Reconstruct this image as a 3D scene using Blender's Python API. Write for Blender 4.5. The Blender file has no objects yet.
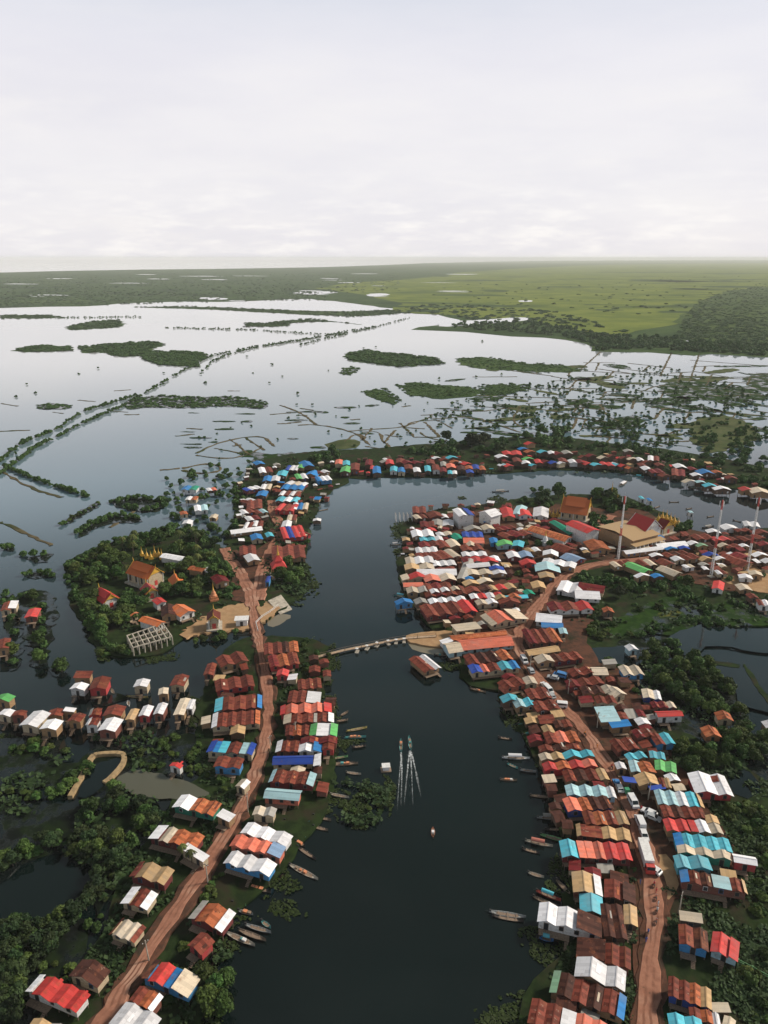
import bpy, bmesh, math, random
import numpy as np
from mathutils import Vector, Matrix
from mathutils.geometry import tessellate_polygon
random.seed(7); rng = np.random.default_rng(7)
SC = bpy.context.scene
COL = SC.collection
R = math.radians

# ---------------------------------------------------------------- camera model
CAMH, FPX, PITCH = 150.0, 740.0, R(18.94)
CP, SP = math.cos(PITCH), math.sin(PITCH)
def ray(px, py):
    a = (px-384)/FPX; b = -(py-512)/FPX
    return a, CP+b*SP, -SP+b*CP
def at(px, py, z=0.0):                      # the point of the plane at height z that is seen there
    a, y, dz = ray(px, py)
    t = (z-CAMH)/dz
    return (a*t, y*t)
def proj(x, y, z=0.0):
    dz = z-CAMH
    d = y*CP - dz*SP
    return 384+FPX*x/d, 512-FPX*(y*SP+dz*CP)/d
def ppm(x, y, z=0.0):                       # pixels per metre
    return FPX/(y*CP-(z-CAMH)*SP)

cam = bpy.data.cameras.new('camera'); co = bpy.data.objects.new('camera', cam); COL.objects.link(co)
co.location = (0, 0, CAMH); co.rotation_euler = (R(90)-PITCH, 0, 0)
cam.sensor_fit = 'VERTICAL'; cam.sensor_height = 36; cam.lens = 36*FPX/1024
cam.clip_start = 1; cam.clip_end = 200000
SC.camera = co

# ---------------------------------------------------------------- materials
def N(nt, t, **kw):
    n = nt.nodes.new(t)
    for k, v in kw.items():
        if k in n.inputs: n.inputs[k].default_value = v
        else: setattr(n, k, v)
    return n
def newmat(name):
    m = bpy.data.materials.new(name); m.use_nodes = True
    nt = m.node_tree
    b = nt.nodes['Principled BSDF']
    return m, nt, b
def mixc(nt, fac, a, b, blend='MIX'):
    n = nt.nodes.new('ShaderNodeMix'); n.data_type = 'RGBA'; n.blend_type = blend
    for i, v in ((0, fac), (6, a), (7, b)):
        if hasattr(v, 'is_output'): nt.links.new(v, n.inputs[i])
        elif i == 0: n.inputs[0].default_value = v
        else: n.inputs[i].default_value = (*v, 1)
    return n.outputs[2]
def ramp(nt, src, p0, p1):
    n = N(nt, 'ShaderNodeMapRange', interpolation_type='SMOOTHSTEP')
    n.inputs[1].default_value = p0; n.inputs[2].default_value = p1
    nt.links.new(src, n.inputs[0]); return n.outputs[0]
def noise(nt, vec, scale, detail=4, rough=.55):
    n = N(nt, 'ShaderNodeTexNoise', Scale=scale, Detail=detail, Roughness=rough)
    if vec is not None: nt.links.new(vec, n.inputs['Vector'])
    return n.outputs[0]
def geo_pos(nt): return nt.nodes.new('ShaderNodeNewGeometry').outputs['Position']
def mul(c, k): return tuple(min(1, v*k) for v in c)

ROOFC = dict(r=(.165,.040,.026), b=(.066,.025,.018), m=(.155,.020,.022), k=(.56,.055,.05), c=(.72,.19,.12),
    o=(.36,.105,.045), q=(.60,.16,.05), t=(.50,.33,.17), y=(.60,.50,.38), w=(.76,.75,.78), a=(.09,.46,.58), p=(.36,.55,.60),
    u=(.03,.20,.50), d=(.025,.07,.36), g=(.22,.38,.24), l=(.13,.46,.14), e=(.02,.30,.19), s=(.19,.28,.42), n=(.36,.34,.31))
CNAME = dict(r='rust', b='dark brown', m='maroon', k='bright red', c='coral', o='orange', q='orange', t='tan', y='cream', w='white', a='turquoise',
    p='pale blue', u='blue', d='deep blue', g='grey green', l='lime green', e='emerald', s='slate blue', n='grey')
RUSTY = set('rbmo')
def roof_mat(k):
    c = ROOFC[k]
    m, nt, b = newmat('roof_'+CNAME[k].replace(' ', '_'))
    uv = nt.nodes.new('ShaderNodeTexCoord').outputs['UV']
    oi = nt.nodes.new('ShaderNodeObjectInfo')
    # individual metal sheets, each a little different
    br = N(nt, 'ShaderNodeTexBrick', Scale=1.0, offset=.5)
    br.inputs['Mortar Size'].default_value = .02
    br.inputs['Brick Width'].default_value = 2.6; br.inputs['Row Height'].default_value = .85
    nt.links.new(uv, br.inputs['Vector'])
    v = .42 if k in RUSTY else .14
    br.inputs['Color1'].default_value = (*mul(c, 1+v), 1); br.inputs['Color2'].default_value = (*mul(c, 1-v), 1)
    br.inputs['Mortar'].default_value = (*mul(c, .84), 1)
    off = N(nt, 'ShaderNodeVectorMath', operation='ADD'); nt.links.new(uv, off.inputs[0])
    sc = N(nt, 'ShaderNodeVectorMath', operation='SCALE', Scale=90.0); nt.links.new(oi.outputs['Location'], sc.inputs[0]); nt.links.new(sc.outputs[0], off.inputs[1])
    n1 = noise(nt, off.outputs[0], .35, 5, .65); n2 = noise(nt, off.outputs[0], 2.2, 3)
    if k in RUSTY:
        col = mixc(nt, ramp(nt, n1, .5, .72), br.outputs[0], (.25,.085,.042) if k != 'o' else (.5,.2,.09))
        col = mixc(nt, ramp(nt, n2, .56, .8), col, (.06,.03,.025))
        col = mixc(nt, ramp(nt, noise(nt, off.outputs[0], .9, 2), .66, .74), col, (.26,.17,.12))
    else:
        rust = (.20,.075,.04) if k not in 'wpn' else (.30,.20,.14)
        col = mixc(nt, ramp(nt, n1, .57, .86), br.outputs[0], rust)
        col = mixc(nt, ramp(nt, n2, .58, .95), col, mul(c, .55))
    lum = sum(c)/3; col = col if k in RUSTY else mixc(nt, ramp(nt, noise(nt, off.outputs[0], .16, 4, .7), .42, .78), col, tuple(.55*v+.45*(lum*.8+.02) for v in c))
    mps = N(nt, 'ShaderNodeMapping'); nt.links.new(off.outputs[0], mps.inputs[0]); mps.inputs['Scale'].default_value = (2.6, .35, 1)
    col = mixc(nt, ramp(nt, noise(nt, mps.outputs[0], 1.0, 4, .7), .60, .80), col, tuple(.45*v+.5*r_ for v, r_ in zip(c, (.16,.09,.06))))
    hs = N(nt, 'ShaderNodeHueSaturation'); nt.links.new(col, hs.inputs['Color'])
    mr = N(nt, 'ShaderNodeMapRange'); mr.inputs[3].default_value = .80; mr.inputs[4].default_value = 1.22
    nt.links.new(oi.outputs['Random'], mr.inputs[0]); nt.links.new(mr.outputs[0], hs.inputs['Value'])
    nt.links.new(hs.outputs[0], b.inputs['Base Color'])
    b.inputs['Roughness'].default_value = .62; b.inputs['Specular IOR Level'].default_value = .12
    wv = N(nt, 'ShaderNodeTexWave', Scale=1.1); nt.links.new(uv, wv.inputs['Vector']); wv.bands_direction = 'Y'
    bp = N(nt, 'ShaderNodeBump', Strength=.12, Distance=.03); nt.links.new(wv.outputs['Fac'], bp.inputs['Height']); nt.links.new(bp.outputs[0], b.inputs['Normal'])
    return m
RM = {k: roof_mat(k) for k in ROOFC}
WALLC = dict(r=(.20,.07,.05), y=(.50,.40,.27), w=(.66,.65,.64), k=(.45,.05,.05), u=(.05,.24,.50), p=(.36,.52,.58), m=(.16,.03,.03), t=(.34,.21,.11),
    e=(.03,.22,.15), c=(.58,.17,.11), b=(.12,.07,.045), d=(.03,.08,.34), g=(.2,.34,.24), a=(.07,.36,.46), o=(.40,.16,.07))
def wall_mat(k):
    c = WALLC[k]; m, nt, b = newmat('wall_'+k)
    P = geo_pos(nt); mp = N(nt, 'ShaderNodeMapping'); nt.links.new(P, mp.inputs[0]); mp.inputs['Scale'].default_value = (1, 1, 3)
    col = mixc(nt, ramp(nt, noise(nt, mp.outputs[0], 1.3, 4), .4, .75), c, mul(c, .6))
    col = mixc(nt, ramp(nt, noise(nt, P, .5, 3), .55, .8), col, (.16,.12,.09))
    nt.links.new(col, b.inputs['Base Color']); b.inputs['Roughness'].default_value = .8
    return m
WM = {k: wall_mat(k) for k in WALLC}
def plain(name, c, rough=.7, var=.3, scale=1.5, metal=0, c2=None):
    m, nt, b = newmat(name)
    col = mixc(nt, ramp(nt, noise(nt, geo_pos(nt), scale, 4), .35, .7), mul(c, 1+var*.5), c2 or mul(c, 1-var))
    nt.links.new(col, b.inputs['Base Color']); b.inputs['Roughness'].default_value = rough; b.inputs['Metallic'].default_value = metal
    return m
M_stilt = plain('weathered_timber', (.13,.095,.07))
M_plank = plain('planks', (.24,.17,.12), scale=3)
M_dark = plain('dark_opening', (.02,.025,.03), .4)
M_shut = plain('blue_shutter', (.06,.14,.3))
M_white = plain('white_paint', (.72,.71,.70), .5, .15)
M_conc = plain('concrete', (.44,.39,.32), .85, .3, .6)
M_glass = plain('dark_glass', (.02,.03,.035), .12, .2)
M_tyre = plain('rubber', (.02,.02,.02), .8)
M_red = plain('red_paint', (.5,.06,.05), .5)
M_gold = plain('gold_paint', (.62,.36,.05), .4, .25)
M_steel = plain('galvanised_steel', (.45,.45,.47), .5, .2)
M_foam = plain('foam', (.75,.78,.8), .6, .2, 2)
M_wake, ntw, bw = newmat('wake_foam'); bw.inputs['Base Color'].default_value = (.72,.76,.78,1); bw.inputs['Roughness'].default_value = .5
fa = N(ntw, 'ShaderNodeAttribute', attribute_name='fade'); ma = N(ntw, 'ShaderNodeMath', operation='MULTIPLY'); ntw.links.new(ramp(ntw, noise(ntw, geo_pos(ntw), 1.1, 5, .7), .28, .70), ma.inputs[0]); ntw.links.new(fa.outputs['Fac'], ma.inputs[1]); ntw.links.new(ma.outputs[0], bw.inputs['Alpha'])
M_skin = plain('skin', (.3,.17,.1)); M_cloth = [plain('cloth_%s' % n, c) for n, c in (('red', (.5,.05,.05)), ('white', (.7,.7,.7)), ('blue', (.06,.12,.4)), ('orange', (.7,.25,.04)))]
BOATC = dict(wood=(.20,.15,.11), pale=(.42,.38,.32), teal=(.08,.30,.30), green=(.15,.34,.14), grey=(.28,.29,.29), red=(.4,.07,.05), blue=(.05,.17,.42), dark=(.06,.05,.045), yellow=(.42,.34,.12), white=(.66,.66,.66), orange=(.65,.25,.12))
BM = {k: plain('boat_'+k, c, .6, .35, 2.5) for k, c in BOATC.items()}

def ground_mat(name, cols, s1, s2, rough=.95, bump=.4, dist=.15):
    m, nt, b = newmat(name); P = geo_pos(nt)
    c = mixc(nt, ramp(nt, noise(nt, P, s1, 6, .62), .38, .62), cols[0], cols[1])
    c = mixc(nt, ramp(nt, noise(nt, P, s2, 5, .6), .5, .68), c, cols[2])
    if len(cols) > 3: c = mixc(nt, ramp(nt, noise(nt, P, s2*.37, 6, .7), .56, .66), c, cols[3])
    nt.links.new(c, b.inputs['Base Color']); b.inputs['Roughness'].default_value = rough; b.inputs['Specular IOR Level'].default_value = .05
    bp = N(nt, 'ShaderNodeBump', Strength=bump, Distance=dist); nt.links.new(noise(nt, P, s1*2.5, 5, .7), bp.inputs['Height']); nt.links.new(bp.outputs[0], b.inputs['Normal'])
    return m
G_bank = ground_mat('bank_ground', [(.015,.026,.010), (.026,.044,.014), (.036,.030,.019), (.012,.017,.009)], .35, .09)
def wet_mat(name, cols, lo, hi):
    m = ground_mat(name, cols, .25, .06, .7); nt = m.node_tree; b = nt.nodes['Principled BSDF']; P = geo_pos(nt)
    n_ = ramp(nt, noise(nt, P, .075, 6, .68), lo, hi)
    src = b.inputs['Base Color'].links[0].from_socket
    nt.links.new(mixc(nt, n_, (.0062,.0095,.0090), src), b.inputs['Base Color'])
    mr = N(nt, 'ShaderNodeMapRange'); mr.inputs[3].default_value = .10; mr.inputs[4].default_value = .95; nt.links.new(n_, mr.inputs[0]); nt.links.new(mr.outputs[0], b.inputs['Roughness'])
    sp = N(nt, 'ShaderNodeMapRange'); sp.inputs[3].default_value = .5; sp.inputs[4].default_value = .03; nt.links.new(n_, sp.inputs[0]); nt.links.new(sp.outputs[0], b.inputs['Specular IOR Level'])
    bp = b.inputs['Normal'].links[0].from_node; mb_ = N(nt, 'ShaderNodeMath', operation='MULTIPLY'); nt.links.new(n_, mb_.inputs[0]); mb_.inputs[1].default_value = .5; nt.links.new(mb_.outputs[0], bp.inputs['Strength'])
    return m
G_wet = wet_mat('wet_ground', [(.007,.011,.008), (.014,.025,.009), (.007,.009,.008), (.02,.036,.012)], .46, .56)
G_mat = wet_mat('floating_plants', [(.016,.033,.009), (.026,.05,.012), (.009,.018,.007)], .34, .46)
G_grass = wet_mat('field_grass', [(.016,.040,.009), (.028,.060,.012), (.011,.024,.008)], .39, .52)
G_yard = ground_mat('village_soil', [(.12,.056,.037), (.075,.042,.030), (.050,.038,.027), (.022,.030,.014)], .4, .1)
G_road = ground_mat('red_dirt', [(.36,.175,.118), (.28,.13,.088), (.43,.25,.18)], .5, .12, bump=.2)
nr = G_road.node_tree; ac = N(nr, 'ShaderNodeAttribute', attribute_name='across'); br_ = G_road.node_tree.nodes['Principled BSDF']
def rut(c):
    d = N(nr, 'ShaderNodeMath', operation='SUBTRACT'); nr.links.new(ac.outputs['Fac'], d.inputs[0]); d.inputs[1].default_value = c
    a = N(nr, 'ShaderNodeMath', operation='ABSOLUTE'); nr.links.new(d.outputs[0], a.inputs[0]); return ramp(nr, a.outputs[0], .10, .03)
ad_ = N(nr, 'ShaderNodeMath', operation='ADD', use_clamp=True); nr.links.new(rut(.33), ad_.inputs[0]); nr.links.new(rut(.68), ad_.inputs[1])
ml_ = N(nr, 'ShaderNodeMath', operation='MULTIPLY'); nr.links.new(ad_.outputs[0], ml_.inputs[0]); nr.links.new(ramp(nr, noise(nr, geo_pos(nr), .12, 4, .7), .3, .7), ml_.inputs[1])
c_ = mixc(nr, ml_.outputs[0], br_.inputs['Base Color'].links[0].from_socket, (.17,.075,.05))
c_ = mixc(nr, ramp(nr, noise(nr, geo_pos(nr), .35, 5, .7), .62, .74), c_, (.13,.07,.045)); nr.links.new(c_, br_.inputs['Base Color'])
G_sand = ground_mat('sand', [(.42,.27,.15), (.36,.22,.12), (.30,.20,.11)], .5, .1)
G_dike = ground_mat('dike_earth', [(.13,.105,.06), (.085,.07,.04), (.04,.055,.02)], .2, .03)
G_plain = ground_mat('scrub_plain', [(.036,.070,.020), (.056,.095,.027), (.026,.052,.016), (.07,.11,.032)], .012, .0035, bump=1, dist=4)
G_sunlit_meadow = ground_mat('sunlit_meadow', [(.11,.15,.024), (.17,.205,.034), (.058,.095,.020), (.09,.125,.024)], .008, .0022, bump=.8, dist=3)  # yellow-green grass, the sunlit patch of the plain painted into its colour
G_forest = ground_mat('forest_floor', [(.045,.080,.018), (.070,.110,.026), (.026,.05,.014)], .012, .004, bump=1, dist=5)
G_field = ground_mat('pale_grass', [(.06,.085,.03), (.10,.11,.05), (.045,.06,.025)], .1, .03)

def water_mat(name, base, rough, b1, b2, d):
    m, nt, b = newmat(name); P = geo_pos(nt)
    col = mixc(nt, ramp(nt, noise(nt, P, .008, 4), .35, .7), base, mul(base, 1.5))
    if name == 'flood_water':              # silt tint plus sky reflection painted into the colour, paler with distance
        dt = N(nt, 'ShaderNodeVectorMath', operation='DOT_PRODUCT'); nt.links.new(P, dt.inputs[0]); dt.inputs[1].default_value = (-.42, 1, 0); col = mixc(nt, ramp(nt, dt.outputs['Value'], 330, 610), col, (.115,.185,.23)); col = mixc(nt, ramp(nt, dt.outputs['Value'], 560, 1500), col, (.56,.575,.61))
    nt.links.new(col, b.inputs['Base Color'])
    b.inputs['Roughness'].default_value = rough; b.inputs['IOR'].default_value = 1.42; b.inputs['Specular IOR Level'].default_value = .5
    mp = N(nt, 'ShaderNodeMapping'); nt.links.new(P, mp.inputs[0]); mp.inputs['Scale'].default_value = (1, .55, 1); mp.inputs['Rotation'].default_value = (0, 0, R(20))
    h = noise(nt, mp.outputs[0], b1, 3, .5); h2 = noise(nt, mp.outputs[0], b2, 2)
    ad = N(nt, 'ShaderNodeMath', operation='MULTIPLY_ADD'); nt.links.new(h2, ad.inputs[0]); ad.inputs[1].default_value = 3; nt.links.new(h, ad.inputs[2])
    calm = ramp(nt, noise(nt, P, .012, 4, .6), .38, .62)
    st = N(nt, 'ShaderNodeMath', operation='MULTIPLY_ADD'); nt.links.new(calm, st.inputs[0]); st.inputs[1].default_value = .35; st.inputs[2].default_value = .12
    bp = N(nt, 'ShaderNodeBump', Distance=d); nt.links.new(st.outputs[0], bp.inputs['Strength']); nt.links.new(ad.outputs[0], bp.inputs['Height']); nt.links.new(bp.outputs[0], b.inputs['Normal'])
    return m
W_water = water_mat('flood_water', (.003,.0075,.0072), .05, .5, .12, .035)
W_mud = water_mat('muddy_water', (.085,.085,.062), .15, .5, .12, .05)
W_shallow = water_mat('sandy_shallows', (.18,.15,.10), .2, .5, .12, .05)

def leaf_mat(name, c0, c1, c2):
    m, nt, b = newmat(name); oi = nt.nodes.new('ShaderNodeObjectInfo')
    n1 = noise(nt, geo_pos(nt), .55, 3)
    c = mixc(nt, ramp(nt, n1, .35, .65), c0, c1)
    c = mixc(nt, ramp(nt, noise(nt, geo_pos(nt), .08, 2), .45, .7), c, c2)
    hs = N(nt, 'ShaderNodeHueSaturation'); nt.links.new(c, hs.inputs['Color'])
    mr = N(nt, 'ShaderNodeMapRange'); mr.inputs[3].default_value = .6; mr.inputs[4].default_value = 1.6
    nt.links.new(oi.outputs['Random'], mr.inputs[0]); nt.links.new(mr.outputs[0], hs.inputs['Value'])
    wn = N(nt, 'ShaderNodeTexWhiteNoise', noise_dimensions='1D'); nt.links.new(oi.outputs['Random'], wn.inputs['W']); hr = N(nt, 'ShaderNodeMapRange'); hr.inputs[3].default_value = .465; hr.inputs[4].default_value = .525; nt.links.new(wn.outputs['Value'], hr.inputs[0]); nt.links.new(hr.outputs[0], hs.inputs['Hue'])
    nt.links.new(hs.outputs[0], b.inputs['Base Color']); b.inputs['Roughness'].default_value = .7; b.inputs['Specular IOR Level'].default_value = .2
    return m
L_tree = leaf_mat('foliage', (.032,.064,.014), (.052,.094,.020), (.062,.098,.022))
L_dark = leaf_mat('foliage_dark', (.018,.036,.012), (.030,.052,.016), (.026,.046,.015))
L_far = leaf_mat('foliage_far', (.036,.072,.018), (.052,.095,.024), (.060,.100,.026))
L_palm = leaf_mat('palm_leaf', (.045,.065,.016), (.07,.088,.022), (.055,.078,.02))
M_bark = plain('bark', (.10,.075,.055))

# ---------------------------------------------------------------- mesh helpers
def mesh(name, v, f, mats, uv=None, mi=None, smooth=False):
    me = bpy.data.meshes.new(name); me.from_pydata([tuple(p) for p in v], [], f)
    for m in (mats if isinstance(mats, (list, tuple)) else [mats]): me.materials.append(m)
    if mi is not None: me.polygons.foreach_set('material_index', mi)
    if uv is not None:
        l = me.uv_layers.new(name='UVMap'); l.data.foreach_set('uv', np.asarray(uv, dtype=np.float32).ravel())
    if smooth: me.polygons.foreach_set('use_smooth', [True]*len(me.polygons))
    me.update(); return me
def link(name, data, parent=None, loc=(0,0,0), rot=0.0, scale=None):
    o = bpy.data.objects.new(name, data); COL.objects.link(o)
    if parent is not None: o.parent = parent
    o.location = loc
    if rot: o.rotation_euler = (0, 0, rot) if not isinstance(rot, tuple) else rot
    if scale is not None: o.scale = scale if isinstance(scale, tuple) else (scale,)*3
    return o
def tag(o, label=None, cat=None, group=None, kind=None):
    if label: o['label'] = label
    if cat: o['category'] = cat
    if group: o['group'] = group
    if kind: o['kind'] = kind
    return o
def root(name, loc, rot, label, cat, group=None):
    return tag(link(name, None, None, loc, rot), label, cat, group)
class MB:
    def __init__(s): s.v = []; s.f = []
    def poly(s, pts):
        n = len(s.v); s.v += [tuple(p) for p in pts]; s.f.append(tuple(range(n, n+len(pts))))
    def box(s, x0, x1, y0, y1, z0, z1):
        n = len(s.v)
        s.v += [(x0,y0,z0),(x1,y0,z0),(x1,y1,z0),(x0,y1,z0),(x0,y0,z1),(x1,y0,z1),(x1,y1,z1),(x0,y1,z1)]
        s.f += [tuple(n+i for i in q) for q in ((3,2,1,0),(4,5,6,7),(0,1,5,4),(1,2,6,5),(2,3,7,6),(3,0,4,7))]
    def slab(s, top, t):                      # a sheet of thickness t under four top corners
        n = len(s.v); k = len(top)
        s.v += [tuple(p) for p in top]+[(p[0], p[1], p[2]-t) for p in top]
        s.f += [tuple(range(n, n+k)), tuple(range(n+2*k-1, n+k-1, -1))]+[(n+i, n+k+i, n+k+(i+1) % k, n+(i+1) % k) for i in range(k)]
    def tube(s, p, q, r0, r1=None, k=6):
        r1 = r0 if r1 is None else r1
        p = Vector(p); q = Vector(q); d = (q-p).normalized()
        a = d.orthogonal().normalized(); b = d.cross(a); n = len(s.v)
        for c, r in ((p, r0), (q, r1)):
            for i in range(k):
                t = 2*math.pi*i/k; s.v.append(tuple(c+a*(r*math.cos(t))+b*(r*math.sin(t))))
        s.f += [(n+i, n+(i+1) % k, n+k+(i+1) % k, n+k+i) for i in range(k)]+[tuple(range(n+k-1, n-1, -1)), tuple(range(n+k, n+2*k))]
    def lathe(s, prof, k=12, c=(0,0)):
        n = len(s.v)
        for r, z in prof:
            for i in range(k):
                t = 2*math.pi*i/k; s.v.append((c[0]+r*math.cos(t), c[1]+r*math.sin(t), z))
        for j in range(len(prof)-1):
            s.f += [(n+j*k+i, n+j*k+(i+1) % k, n+(j+1)*k+(i+1) % k, n+(j+1)*k+i) for i in range(k)]
        s.f += [tuple(range(n+k-1, n-1, -1)), tuple(n+(len(prof)-1)*k+i for i in range(k))]
    def done(s, name, mat, parent=None, loc=(0,0,0), rot=0.0, smooth=False, scale=None):
        return link(name, mesh(name, s.v, s.f, mat, smooth=smooth), parent, loc, rot, scale)

# ---------------------------------------------------------------- world, sun
w = bpy.data.worlds.new('World'); SC.world = w; w.use_nodes = True
nt = w.node_tree; bg = nt.nodes['Background']
SUN_EL, SUN_AZ = R(36), R(72)                 # azimuth measured from +Y (the view) towards +X
sky = N(nt, 'ShaderNodeTexSky', sky_type='NISHITA', sun_disc=False, sun_elevation=SUN_EL, sun_rotation=SUN_AZ)
tc = nt.nodes.new('ShaderNodeTexCoord'); sep = nt.nodes.new('ShaderNodeSeparateXYZ'); nt.links.new(tc.outputs['Generated'], sep.inputs[0])
mp = N(nt, 'ShaderNodeMapping'); nt.links.new(tc.outputs['Generated'], mp.inputs[0]); mp.inputs['Scale'].default_value = (1, 1, 4.5)
n1 = noise(nt, mp.outputs[0], 2.2, 6, .6); n2 = noise(nt, mp.outputs[0], 6.0, 6, .6)
lowb = ramp(nt, sep.outputs[2], .50, .20); zen = ramp(nt, sep.outputs[2], .34, .72)     # the thick bright cloud deck low in the sky
cl = mixc(nt, ramp(nt, n1, .36, .66), (8.35,8.15,8.6), (9.0,8.75,8.95))
cl = mixc(nt, ramp(nt, n2, .45, .85), cl, (9.3,9.0,9.0)); cl = mixc(nt, ramp(nt, sep.outputs[2], .14, .36), cl, (7.9,7.9,8.8))
n3 = noise(nt, mp.outputs[0], 13.0, 7, .62); lowc = N(nt, 'ShaderNodeMath', operation='MULTIPLY'); nt.links.new(ramp(nt, n3, .44, .74), lowc.inputs[0]); nt.links.new(ramp(nt, sep.outputs[2], .13, .03), lowc.inputs[1])
cl = mixc(nt, lowc.outputs[0], cl, (9.9,9.6,9.5))
hi = mixc(nt, zen, mixc(nt, ramp(nt, n1, .42, .68), (2.8,4.4,5.2), (4.4,5.6,6.2)), mixc(nt, ramp(nt, n1, .42, .68), (1.3,1.45,1.5), (2.4,2.5,2.5)))
cov = mixc(nt, lowb, hi, cl)
fin = mixc(nt, .93, sky.outputs[0], cov)
nt.links.new(fin, bg.inputs['Color']); bg.inputs['Strength'].default_value = .09
sd = bpy.data.lights.new('sun', 'SUN'); so = bpy.data.objects.new('sun', sd); COL.objects.link(so)
sd.energy = 3.8; sd.angle = R(10); sd.color = (1, .90, .76)
sv = Vector((math.sin(SUN_AZ)*math.cos(SUN_EL), math.cos(SUN_AZ)*math.cos(SUN_EL), math.sin(SUN_EL)))
so.rotation_euler = sv.to_track_quat('Z', 'Y').to_euler(); so.location = (0, 0, 400)
SC.view_settings.view_transform = 'Standard'; SC.view_settings.look = 'None'; SC.view_settings.exposure = .2; SC.view_settings.gamma = 1
SC.view_settings.use_curve_mapping = False
SC.cycles.max_bounces = 4; SC.cycles.diffuse_bounces = 2; SC.cycles.glossy_bounces = 3; SC.cycles.volume_bounces = 3
SC.cycles.use_denoising = True
# ---------------------------------------------------------------- ground, water, roads
def chaikin(p, closed=True, n=1):
    for _ in range(n):
        q = []; m = len(p)
        for i in range(m if closed else m-1):
            a, b = p[i], p[(i+1) % m]
            q += [(a[0]*.75+b[0]*.25, a[1]*.75+b[1]*.25), (a[0]*.25+b[0]*.75, a[1]*.25+b[1]*.75)]
        p = q if closed else [p[0]]+q+[p[-1]]
    return p
def densify(p, step, closed=True):
    q = []; m = len(p)
    for i in range(m if closed else m-1):
        a, b = p[i], p[(i+1) % m]; k = max(1, int(math.hypot(b[0]-a[0], b[1]-a[1])/step))
        q += [(a[0]+(b[0]-a[0])*j/k, a[1]+(b[1]-a[1])*j/k) for j in range(k)]
    return q if closed else q+[p[-1]]
def pxpoly(s):
    t = [float(v) for v in s.replace(',', ' ').split()]
    return list(zip(t[::2], t[1::2]))
def ragged(pts_px, z, jit, step, chk=1):
    P = chaikin([at(*p, z) for p in pts_px], True, chk)
    P = densify(P, step)
    ph = [random.uniform(0, 6.3) for _ in range(4)]
    out = []
    for i, (x, y) in enumerate(P):
        a = P[i-1]; b = P[(i+1) % len(P)]; tx, ty = b[0]-a[0], b[1]-a[1]; l = math.hypot(tx, ty) or 1
        k = jit*(random.uniform(-.5, .5)+.6*math.sin(x/(jit*4)+ph[0])*math.sin(y/(jit*5)+ph[1]))
        out.append((x-ty/l*k, y+tx/l*k))
    return out
def sheet(P, z, mat, name, skirt=.9, kind='structure'):
    tri = tessellate_polygon([[Vector((x, y, 0)) for x, y in P]])
    n = len(P); v = [(x, y, z) for x, y in P]; f = []
    for a, b, c in tri:
        if a == b or b == c or a == c: continue
        (x0, y0), (x1, y1), (x2, y2) = P[a], P[b], P[c]
        f.append((a, b, c) if (x1-x0)*(y2-y0)-(x2-x0)*(y1-y0) > 0 else (a, c, b))
    if skirt:
        v += [(x, y, z-skirt) for x, y in P]; f += [(i, n+i, n+(i+1) % n, (i+1) % n) for i in range(n)]
    return tag(link(name, mesh(name, v, f, mat)), kind=kind)
def land(name, s, z, mat, jit=2.0, step=3.0, kind='structure', skirt=.9, chk=1):
    return sheet(ragged(pxpoly(s), z, jit, step, chk), z, mat, name, skirt, kind)
def ribbon(P, w, z, mat, name, jit=.35, skirt=.5, step=2.5, kind='structure'):
    P = densify(chaikin(P, False, 2), step, False); v = []; f = []
    ws = w if callable(w) else (lambda t: w)
    for i, (x, y) in enumerate(P):
        a = P[max(0, i-1)]; b = P[min(len(P)-1, i+1)]; tx, ty = b[0]-a[0], b[1]-a[1]; l = math.hypot(tx, ty) or 1
        nx, ny = -ty/l, tx/l; h = ws(i/(len(P)-1))/2
        l1 = h+random.uniform(-jit, jit); l2 = h+random.uniform(-jit, jit)
        v += [(x+nx*l1, y+ny*l1, z), (x-nx*l2, y-ny*l2, z), (x+nx*(l1+skirt), y+ny*(l1+skirt), z-skirt), (x-nx*(l2+skirt), y-ny*(l2+skirt), z-skirt)]
        if i:
            j = 4*i; k = j-4
            f += [(k, k+1, j+1, j), (k+2, k, j, j+2), (k+1, k+3, j+3, j+1)]
    # faces upward
    o = link(name, mesh(name, v, f, mat)); tag(o, kind=kind); o.data.attributes.new('across', 'FLOAT', 'POINT').data.foreach_set('value', [0.0, 1.0, 0.0, 1.0]*(len(v)//4))
    bm = bmesh.new(); bm.from_mesh(o.data); bmesh.ops.recalc_face_normals(bm, faces=bm.faces)
    if sum(q.normal.z for q in bm.faces) < 0: bmesh.ops.reverse_faces(bm, faces=bm.faces)
    bm.to_mesh(o.data); bm.free(); return o

S = 60000
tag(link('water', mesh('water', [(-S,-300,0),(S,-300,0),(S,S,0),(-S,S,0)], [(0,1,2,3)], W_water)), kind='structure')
BED = plain('river_bed', (.05,.045,.035))
tag(link('ground', mesh('ground', [(-S,-300,-6),(S,-300,-6),(S,S,-6),(-S,S,-6)], [(0,1,2,3)], BED)), kind='structure')

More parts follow.
